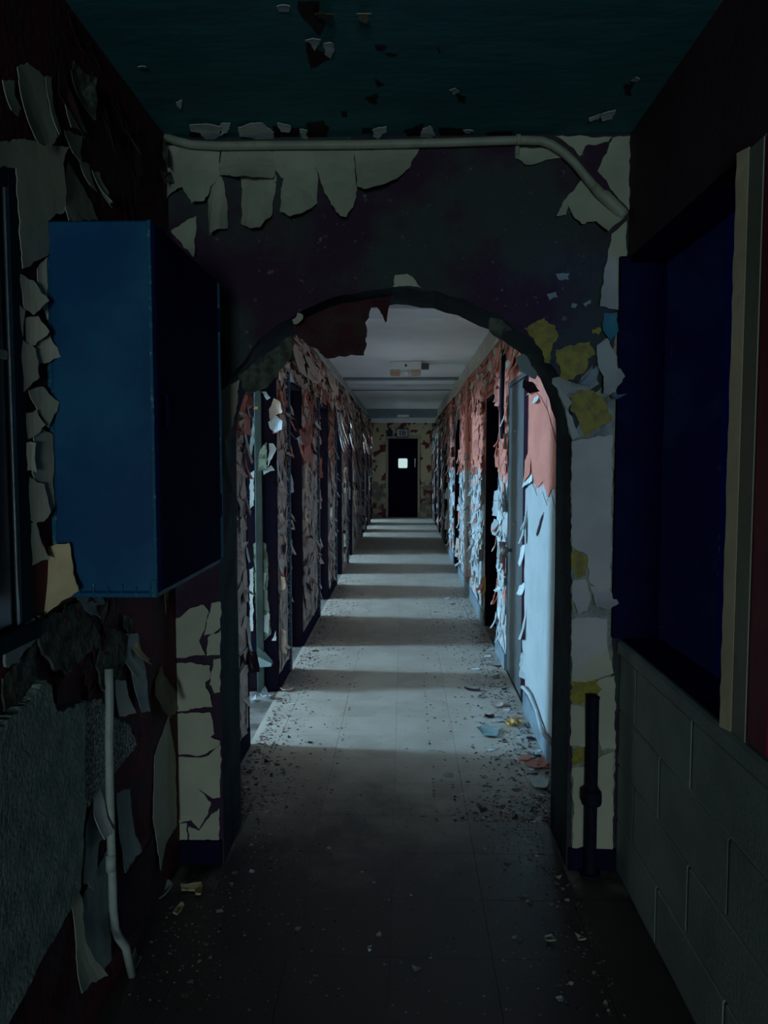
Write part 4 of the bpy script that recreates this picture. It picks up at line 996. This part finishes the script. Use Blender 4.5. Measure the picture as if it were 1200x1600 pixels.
def pick_right(u, v, rg):
    r = rg.random()
    if u > 12.6: return 'dark_patch' if r < .45 else ('taupe' if r < .7 else ('rust' if r < .8 else ('taupe_b' if r < .9 else 'bluegrey')))
    edge = 1.34 + .12 * noise.noise((u * 3, v * 2, 3.3))
    if v > 2.1: return 'band' if r < .45 else ('salmon' if r < .8 else 'rust')
    if v > edge: return 'salmon' if r < .85 else ('rust' if r < .95 else 'white_flake')
    return 'panelwhite' if r < .75 else ('white_flake' if r < .93 else 'salmon')
shred(wcr, CORR, RP[1:], 0.12, 2.0, .062, pick_right, lambda u, v, rg: (.35 if v > 1.35 else .62) if u < 10.5 else .7, 23, limit=170, near=9.0, lift=.010, hang_p=.06)
shred(wcr, CORR, [(4.6, YE - .6)], 2.0, 2.34, .08, pick_right, lambda u, v, rg: .6, 24, limit=90, near=8.5, hang_p=.35)

# the bright panel beside the arch: salmon sheet above, white below
P_ = CORR
wp = [(820, 770), (835, 775), (850, 772), (870, 785), (880, 780), (890, 800), (890, 1240), (872, 1230), (852, 1170), (830, 1120), (820, 1090), (819, 900)]
def R_(pts, m, **k): return flap(k.pop('name', 'paint_sheet'), CORR, pts, M[m], wcr, **k)
R_([(822, 765), (832, 752), (840, 775), (848, 768), (856, 790), (862, 770), (868, 795), (880, 790), (880, 1200), (862, 1165), (845, 1120), (829, 1075), (822, 1060), (820, 900)], 'panelwhite', lift=.004, amp=.003, grid=.08)
R_([(827, 612), (834, 606), (845, 620), (856, 640), (870, 690), (876, 760), (864, 764), (858, 778), (850, 752), (842, 762), (832, 748), (828, 700)], 'salmon', lift=.003, grid=.08)
for p, m_ in (([(822, 720), (829, 700), (833, 740), (826, 755)], 'salmon'), ([(822, 730), (830, 724), (836, 752), (824, 762)], 'white_flake'), ([(829, 608), (837, 600), (840, 612), (831, 618)], 'white_flake'), ([(835, 622), (842, 618), (846, 628), (838, 632)], 'white_flake'),
          ([(815, 855), (821, 850), (821, 885), (817, 880)], 'white_flake'), ([(814, 915), (821, 910), (821, 930), (815, 928)], 'white_flake')):
    R_(p, m_, lift=.03, step=.01, name='paint_curl')
mb = MB(); sheet(mb, px_poly([(852, 800), (847, 822), (842, 838), (840, 836), (846, 812)], CORR), CORR, base=.006, lift=.002, seed=5); mb.build('paint_gouge', M['dark_patch'], wcr)
# loose baseboard edge peeling off below the white panel
mb = MB(); mb.tube([(CR - .02, 3.55, .15), (CR - .03, 3.75, .125), (CR - .02, 3.95, .16), (CR - .025, 4.15, .19), (CR - .03, 4.35, .17), (CR - .02, 4.45, .14)], .011, 8); mb.build('loose_cove_strip', M['panelwhite'], wcr, smooth=True, fix=True)
# orange plaster at the foot of the pier before the second doorway
for p in ([(751, 905), (759, 898), (760, 920), (757, 935), (752, 925)], [(733, 900), (740, 898), (740, 908), (734, 910)], [(728, 790), (732, 790), (732, 870), (728, 866)]):
    R_(p, 'orange_wood', lift=.006, step=.01, name='bare_plaster')
for p in ([(741, 625), (745, 622), (746, 642), (742, 645)], [(748, 628), (758, 618), (758, 645), (750, 650)]):
    R_(p, 'rust', lift=.03, name='paint_curl')
# black hose-like strip hanging beside the steel door
hs = thing('hanging_strip', (CR - .02, 5.5, 2.1), 'black strip of weatherproofing dangling above the grey steel door', 'strip')
t = MB(); pts_ = [(CR - .02, 5.45, 2.24), (CR - .03, 5.43, 2.05), (CR - .035, 5.42, 1.85), (CR - .03, 5.40, 1.66), (CR - .035, 5.39, 1.62)]
t.tube(pts_, [.014, .016, .016, .018, .01], 8); t.build('strip_body', M['black_pipe'], hs, smooth=True, fix=True)

# inside the first left doorway: reveal facing the camera
V = ('Y', LEFT_DOORS[0][1] - .025, -1)
def D_(pts, m, **k): return flap(k.pop('name', 'reveal_flake'), V, pts, M[m], wcl, **k)
D_([(405, 735), (406, 708), (412, 696), (418, 691), (418, 735)], 'green_plaster', lift=.02, base=.022)
D_([(420, 693), (428, 694), (432, 702), (426, 716), (420, 730)], 'white_flake', lift=.04)
D_([(421, 640), (428, 622), (438, 628), (442, 645), (430, 650), (426, 662)], 'taupe_b', lift=.05, curl=.02)
D_([(420, 660), (430, 648), (442, 658), (443, 672), (432, 676), (424, 670)], 'white_flake', lift=.06, curl=.02)
D_([(424, 664), (436, 662), (440, 674), (430, 678)], 'salmon', lift=.08)
D_([(398, 625), (404, 624), (404, 640), (398, 640)], 'chip_yellow', lift=.03)
D_([(408, 612), (416, 612), (424, 622), (420, 626)], 'white_flake', lift=.05)
D_([(412, 735), (424, 727), (430, 735), (420, 738), (414, 742)], 'white_flake', lift=.04)
D_([(396, 850), (405, 842), (416, 850), (420, 880), (418, 930), (424, 990), (404, 1010), (400, 960)], 'green_plaster', lift=.004, name='reveal_plaster')
for p in ([(402, 890), (416, 896), (414, 920), (404, 925)], [(404, 950), (412, 946), (422, 960), (420, 990), (410, 985)], [(390, 890), (396, 885), (396, 985), (391, 985)], [(425, 1000), (431, 985), (432, 1000)]):
    D_(p, 'white_flake', lift=.012, base=.003)
D_([(390, 700), (396, 650), (398, 690), (392, 720)], 'bluegrey', lift=.02); D_([(390, 740), (397, 735), (397, 790), (391, 795)], 'white_flake', lift=.01)
mb = MB(); mb.add([(-.92, 4.73, .24), (-.83, 4.72, .20), (-.83, 4.78, .20), (-.92, 4.785, .30), (-.92, 4.73, .17), (-.83, 4.72, .18), (-.83, 4.78, .18), (-.92, 4.785, .17)],
    [(0, 1, 2, 3), (7, 6, 5, 4), (0, 4, 5, 1), (1, 5, 6, 2), (2, 6, 7, 3), (3, 7, 4, 0)])
bw = mb.build('plaster_wedge', M['bluegrey'], fix=True); tag(bw, 'pale broken plaster wedge low in the first left doorway', 'plaster')

# curled edges of paint fringing the piers
def fringe(wall, plane, edges, limit, mats_hi, mats_lo, seed, z_lo=.12, z_hi=2.3, per=15):
    rg = random.Random(seed); pile = {}; made = 0
    for (e, sgn) in edges:
        n_ = per if e < 8 else per - 5
        for k in range(n_):
            z_ = rg.uniform(z_lo, z_hi); h_ = rg.uniform(.05, .20); w_ = rg.uniform(.02, .055); o_ = rg.uniform(.002, .016)
            if e > 9: w_ *= 1.6; h_ *= 1.3
            a_, b_ = (e - w_, e + o_) if sgn > 0 else (e - o_, e + w_)
            poly = [(a_, z_), (b_, z_ + rg.uniform(-.02, .02)), (b_ + rg.uniform(-.01, .01), z_ + h_ * .5), (b_ - (b_ - a_) * rg.uniform(.1, .5), z_ + h_), (a_, z_ + h_ * rg.uniform(.8, 1.1))]
            mname = rg.choice(mats_hi if z_ > 1.25 else mats_lo)
            kw = dict(lift=rg.uniform(.01, .05), curl=rg.uniform(0, .02), away=rg.choice(['down', 'right' if sgn > 0 else 'left']), step=.02, grid=.03, amp=.004, seed=rg.randrange(9999), base=.003)
            if made < limit and e < 9:
                mb = MB(); sheet(mb, poly, plane, **kw); mb.build('paint_curl', M[mname], wall); made += 1
            else: sheet(pile.setdefault(mname, MB()), poly, plane, **kw)
    for mname, mb in pile.items(): o = mb.build('paint_curls', M[mname], wall); o['kind'] = 'stuff'
le = [(b, 1) for a, b in LP[:-1]] + [(a, -1) for a, b in LP[1:]]
fringe(wcl, CORL, sorted(le), 110, ['taupe_b', 'rust', 'taupe', 'white_flake', 'dark_patch', 'salmon'], ['taupe', 'taupe_b', 'taupe', 'dark_patch', 'white_flake'], 41)
re_ = [(RP[1][0], -1), (RP[1][1], 1), (RP[2][0], -1), (RP[2][1], 1), (RP[3][0], -1), (RP[3][1], 1)]
fringe(wcr, CORR, re_, 90, ['salmon', 'salmon', 'rust', 'salmon', 'band'], ['panelwhite', 'panelwhite', 'salmon', 'taupe_b'], 42, per=16)
fringe(wcr, CORR, [(RP[0][1], 1)], 14, ['salmon', 'panelwhite'], ['panelwhite'], 43, z_hi=1.9, per=5)
# ragged strips hanging far down the corridor
rg = random.Random(77); pile = {}
for k in range(230):
    left = rg.random() < .5
    y_ = rg.uniform(8, 18.8) if left else rg.uniform(10, 18.8)
    zt = rg.uniform(1.5, 2.36); ln = rg.uniform(.15, .55); w_ = rg.uniform(.04, .14)
    if any(a < y_ + w_ and y_ < b for a, b in (LEFT_DOORS if left else RIGHT_DOORS)):
        zt = max(zt, 2.1)
    poly = [(y_, zt), (y_ + w_, zt - rg.uniform(0, .05)), (y_ + w_ * .8, zt - ln * .6), (y_ + w_ * .5, zt - ln), (y_ + w_ * .15, zt - ln * .7)]
    mname = rg.choice(['taupe_b', 'rust', 'taupe', 'dark_patch', 'white_flake'] if left else ['taupe_b', 'band', 'dark_patch', 'white_flake', 'rust'])
    sheet(pile.setdefault((left, mname), MB()), poly[::-1], CORL if left else CORR, lift=rg.uniform(.02, .12), curl=rg.uniform(-.01, .03), step=.1, grid=.08, seed=k)
for (left, mname), mb in pile.items():
    o = mb.build('hanging_paint_strips', M[mname], wcl if left else wcr); o['kind'] = 'stuff'
# fat tan curls at the near end of the left wall's top
for p, m_ in (([(452, 545), (462, 532), (480, 540), (500, 560), (508, 585), (490, 600), (468, 590), (452, 580)], 'taupe_b'), ([(456, 580), (470, 590), (474, 612), (462, 606)], 'taupe'), ([(478, 580), (496, 585), (494, 596), (482, 592)], 'rust'),
              ([(482, 600), (494, 596), (492, 618), (484, 622)], 'tan'), ([(505, 566), (530, 590), (522, 612), (510, 610)], 'taupe_b'), ([(492, 655), (486, 668), (494, 672), (500, 660)], 'white_flake')):
    flap('paint_curl', CORL, p, M[m_], wcl, lift=.05, curl=.015, step=.03)
for p, m_ in (([(465, 690), (476, 680), (484, 700), (484, 722), (472, 724), (467, 708)], 'salmon'), ([(466, 672), (480, 664), (486, 690), (470, 700)], 'rust'), ([(462, 685), (469, 680), (470, 694), (464, 695)], 'white_flake')):
    flap('paint_curl', CORL, p, M[m_], wcl, lift=.03, step=.03)

# ================================================================== RUBBLE ON THE FLOOR
rg = random.Random(55)
protos = []
for k in range(10):
    mb = MB(); n_ = rg.choice([4, 5, 5, 6])
    ring = [(math.cos(6.283 * i / n_ + rg.uniform(-.3, .3)) * rg.uniform(.6, 1.1), math.sin(6.283 * i / n_ + rg.uniform(-.3, .3)) * rg.uniform(.45, .9)) for i in range(n_)]
    top = [(x, y_, .10 + .28 * (abs(x) ** 2) * rg.uniform(.3, 1.2)) for x, y_ in ring]; bot = [(x, y_, z - .08) for x, y_, z in top]
    mb.add(top + bot + [(0, 0, .09), (0, 0, 0.0)], [[i, (i + 1) % n_, 2 * n_] for i in range(n_)] + [[n_ + (i + 1) % n_, n_ + i, 2 * n_ + 1] for i in range(n_)] + [[(i + 1) % n_, i, n_ + i, n_ + (i + 1) % n_] for i in range(n_)])
    protos.append((mb.v, mb.f))
chip_me = {}
def chip(x, y_, s_, mname, rot, label, group):
    k = rg.randrange(10)
    me = chip_me.get((k, mname))
    if me is None:
        me = bpy.data.meshes.new('paint_chip'); me.from_pydata(protos[k][0], [], protos[k][1]); me.materials.append(M[mname]); me.update(); chip_me[(k, mname)] = me
    o = bpy.data.objects.new('paint_chip', me); COL.objects.link(o)
    o.location = (x, y_, 0.0005); o.scale = (s_, s_, s_ * .8); o.rotation_euler = (rg.uniform(-.06, .06), rg.uniform(-.06, .06), rot)
    return tag(o, label, 'paint chip', group)
COLOUR = {'white_flake': 'white', 'panelwhite': 'pale blue-white', 'bluegrey': 'blue-grey', 'rubble': 'mottled grey', 'salmon': 'pink', 'dark_patch': 'dark maroon', 'taupe': 'taupe', 'taupe_b': 'tan', 'rubble_red': 'reddish brown', 'cream': 'cream'}
ZONES = [('right', 130, 'chip of fallen paint in the rubble along the right corridor wall', 'paint chips along the right corridor wall'),
         ('left', 70, 'chip of fallen paint in the rubble along the left corridor wall', 'paint chips along the left corridor wall'),
         ('arch', 85, 'chip of fallen paint on the dark floor under or before the arch', 'paint chips before the arch')]
def spot(z, rg):
    if z == 'right':
        y_ = 3.05 + 5.5 * rg.random() ** 2.0; return CR - .03 - min(.55, rg.expovariate(1 / .15)), y_
    if z == 'left':
        y_ = 3.1 + 6.5 * rg.random() ** 1.6; return CL + .03 + min(.45, rg.expovariate(1 / .11)), y_
    y_ = rg.uniform(1.95, 3.3)
    if YA - .06 < y_ < YB + .03: return rg.choice([-.60 + rg.expovariate(1 / .1), .54 - rg.expovariate(1 / .09)]), y_
    r = rg.random()
    return (XL + .04 + rg.expovariate(1 / .2), y_) if r < .5 else ((.6 - rg.expovariate(1 / .1), y_) if r < .8 else (rg.uniform(-.6, .6), y_))
for z, n_, lab, gr in ZONES:
    for k in range(n_):
        x, y_ = spot(z, rg)
        x = min(max(x, -.60 if z == 'arch' else CL + .03), .55 if z == 'arch' else CR - .03)
        s_ = rg.uniform(.010, .026) * (2.0 if rg.random() < .25 and z == 'right' else 1) * (.6 if z == 'arch' else 1)
        mname = rg.choice(['white_flake', 'white_flake', 'panelwhite', 'panelwhite', 'bluegrey', 'rubble', 'rubble', 'salmon', 'dark_patch'] if z == 'right' else ['rubble', 'white_flake', 'taupe', 'taupe_b', 'rubble_red', 'dark_patch'] if z == 'left' else ['rubble', 'white_flake', 'cream', 'taupe_b', 'bluegrey', 'rubble_red'])
        chip(x, y_, s_, mname, rg.uniform(0, 6.28), COLOUR[mname] + ' ' + lab, gr)
# the larger fallen pieces that can be told apart
BIG = []
def big(name, pts, m, label, cat='paint chip', lift=.012, thick=.003, **k):
    mb = MB(); poly = px_poly(pts, FLOOR)
    _seed[0] += 1
    sheet(mb, poly, FLOOR, base=.001, thick=thick, lift=lift, away='all', step=.02, amp=.003, seed=_seed[0], **k)
    BIG.append((min(v[0] for v in mb.v) - .013, max(v[0] for v in mb.v) + .013, min(v[1] for v in mb.v) - .013, max(v[1] for v in mb.v) + .013))
    cx_ = sum(v[0] for v in mb.v) / len(mb.v); cy_ = sum(v[1] for v in mb.v) / len(mb.v)
    return tag(mb.build(name, M[m], org=(cx_, cy_, 0)), label, cat)
big('paint_chip', [(791, 1131), (799, 1128), (803, 1135), (796, 1138), (791, 1136)], 'chip_yellow', 'bright ochre chip, left one of a pair near the white panel', lift=.02, thick=.008)
big('paint_chip', [(804, 1130), (812, 1128), (815, 1134), (807, 1137)], 'chip_yellow', 'bright ochre chip, right one of a pair near the white panel', lift=.02, thick=.008)
big('paint_flake', [(744, 1140), (760, 1134), (780, 1142), (776, 1154), (756, 1153)], 'bluegrey', 'broad pale blue flake lying left of the ochre chips')
big('paint_flake', [(765, 1104), (784, 1099), (786, 1105), (772, 1108)], 'taupe', 'brown flake lying beyond the ochre chips by the right wall')
big('paint_flake', [(826, 1220), (845, 1213), (858, 1222), (852, 1236), (834, 1232)], 'white_flake', 'large white flake lying at the foot of the right arch jamb')
big('paint_flake', [(820, 1196), (848, 1188), (860, 1196), (840, 1204)], 'salmon', 'pink flake lying just beyond the right arch jamb')
big('paint_flake', [(725, 1076), (750, 1079), (751, 1082), (727, 1079)], 'dark_patch', 'dark splinter lying across the first lit floor band')
big('paint_flake', [(757, 1120), (772, 1119), (773, 1123), (758, 1123)], 'dark_patch', 'short dark splinter lying between the ochre chips and the seam')
big('paint_flake', [(437, 1080), (448, 1072), (460, 1079), (446, 1083)], 'taupe_b', 'tan flake lying at the foot of the first left pier', lift=.02)
big('paint_flake', [(406, 1092), (414, 1079), (428, 1092), (416, 1095)], 'white_flake', 'white flake tilted in the first left doorway', lift=.03)
big('paint_flake', [(388, 1096), (400, 1090), (400, 1098)], 'white_flake', 'small white flake beside the tilted one in the first left doorway', lift=.02)
big('plaster_scrap', [(243, 1415), (245, 1386), (265, 1386), (270, 1392), (258, 1402)], 'bluegrey', 'teal grey plaster scrap on the floor below the left arch pier', 'plaster', lift=.02, thick=.006)
big('plaster_scrap', [(282, 1388), (315, 1386), (314, 1404), (306, 1404), (304, 1393), (284, 1395)], 'tan', 'tan L-shaped plaster scrap on the floor below the left arch pier', 'plaster', thick=.006)
big('plaster_scrap', [(270, 1433), (284, 1416), (288, 1420), (277, 1436)], 'tan', 'narrow tan scrap on the floor before the L-shaped one', 'plaster', thick=.005)
big('paint_flake', [(197, 1515), (212, 1490), (222, 1506), (208, 1528)], 'bluegrey', 'grey flake on the floor beside the foot of the conduit', lift=.02)
big('paint_flake', [(574, 1487), (581, 1484), (580, 1491), (575, 1491)], 'white_flake', 'lone small white chip in the middle of the dark floor')
big('paint_flake', [(850, 1470), (862, 1467), (869, 1476), (855, 1475)], 'cream', 'pale curled chip on the dark floor before the standpipe, left one')
big('paint_flake', [(898, 1464), (908, 1466), (916, 1474), (904, 1471)], 'cream', 'pale curled chip on the dark floor before the standpipe, right one')
# crumbs too many to count
CM = MB(); CN = ['rubble', 'rubble_red', 'white_flake', 'taupe', 'dark_patch']
for k in range(8000):
    r = rg.random(); z = 'right' if r < .42 else 'left' if r < .75 else 'arch'
    x, y_ = spot(z, rg)
    if z != 'arch' and rg.random() < .22: y_ = rg.uniform(8, 18)
    lo, hi = (-.62, .56) if YA - .05 < y_ < YB + .03 else ((XL + .02, XR - .02) if y_ < YA else (CL + .02, CR - .02))
    if not lo < x < hi: x = rg.uniform(lo, hi)
    if any(q[0] < x < q[1] and q[2] < y_ < q[3] for q in BIG): continue
    s_ = rg.uniform(.003, .012) * (.5 if z == 'arch' else 1); v_, f_ = protos[rg.randrange(10)]; a = rg.uniform(0, 6.28); ca, sa = math.cos(a) * s_, math.sin(a) * s_
    m_ = rg.choice(['rubble', 'rubble', 'rubble_red', 'white_flake' if z == 'right' else 'taupe', 'dark_patch'])
    CM.add([(x + p[0] * ca - p[1] * sa, y_ + p[0] * sa + p[1] * ca, .0006 + p[2] * s_) for p in v_], f_, CN.index(m_))
tag(CM.build('paint_crumbs', [M[k] for k in CN]), 'mixed paint crumbs strewn over the floor and along the walls', 'rubble', kind='stuff')
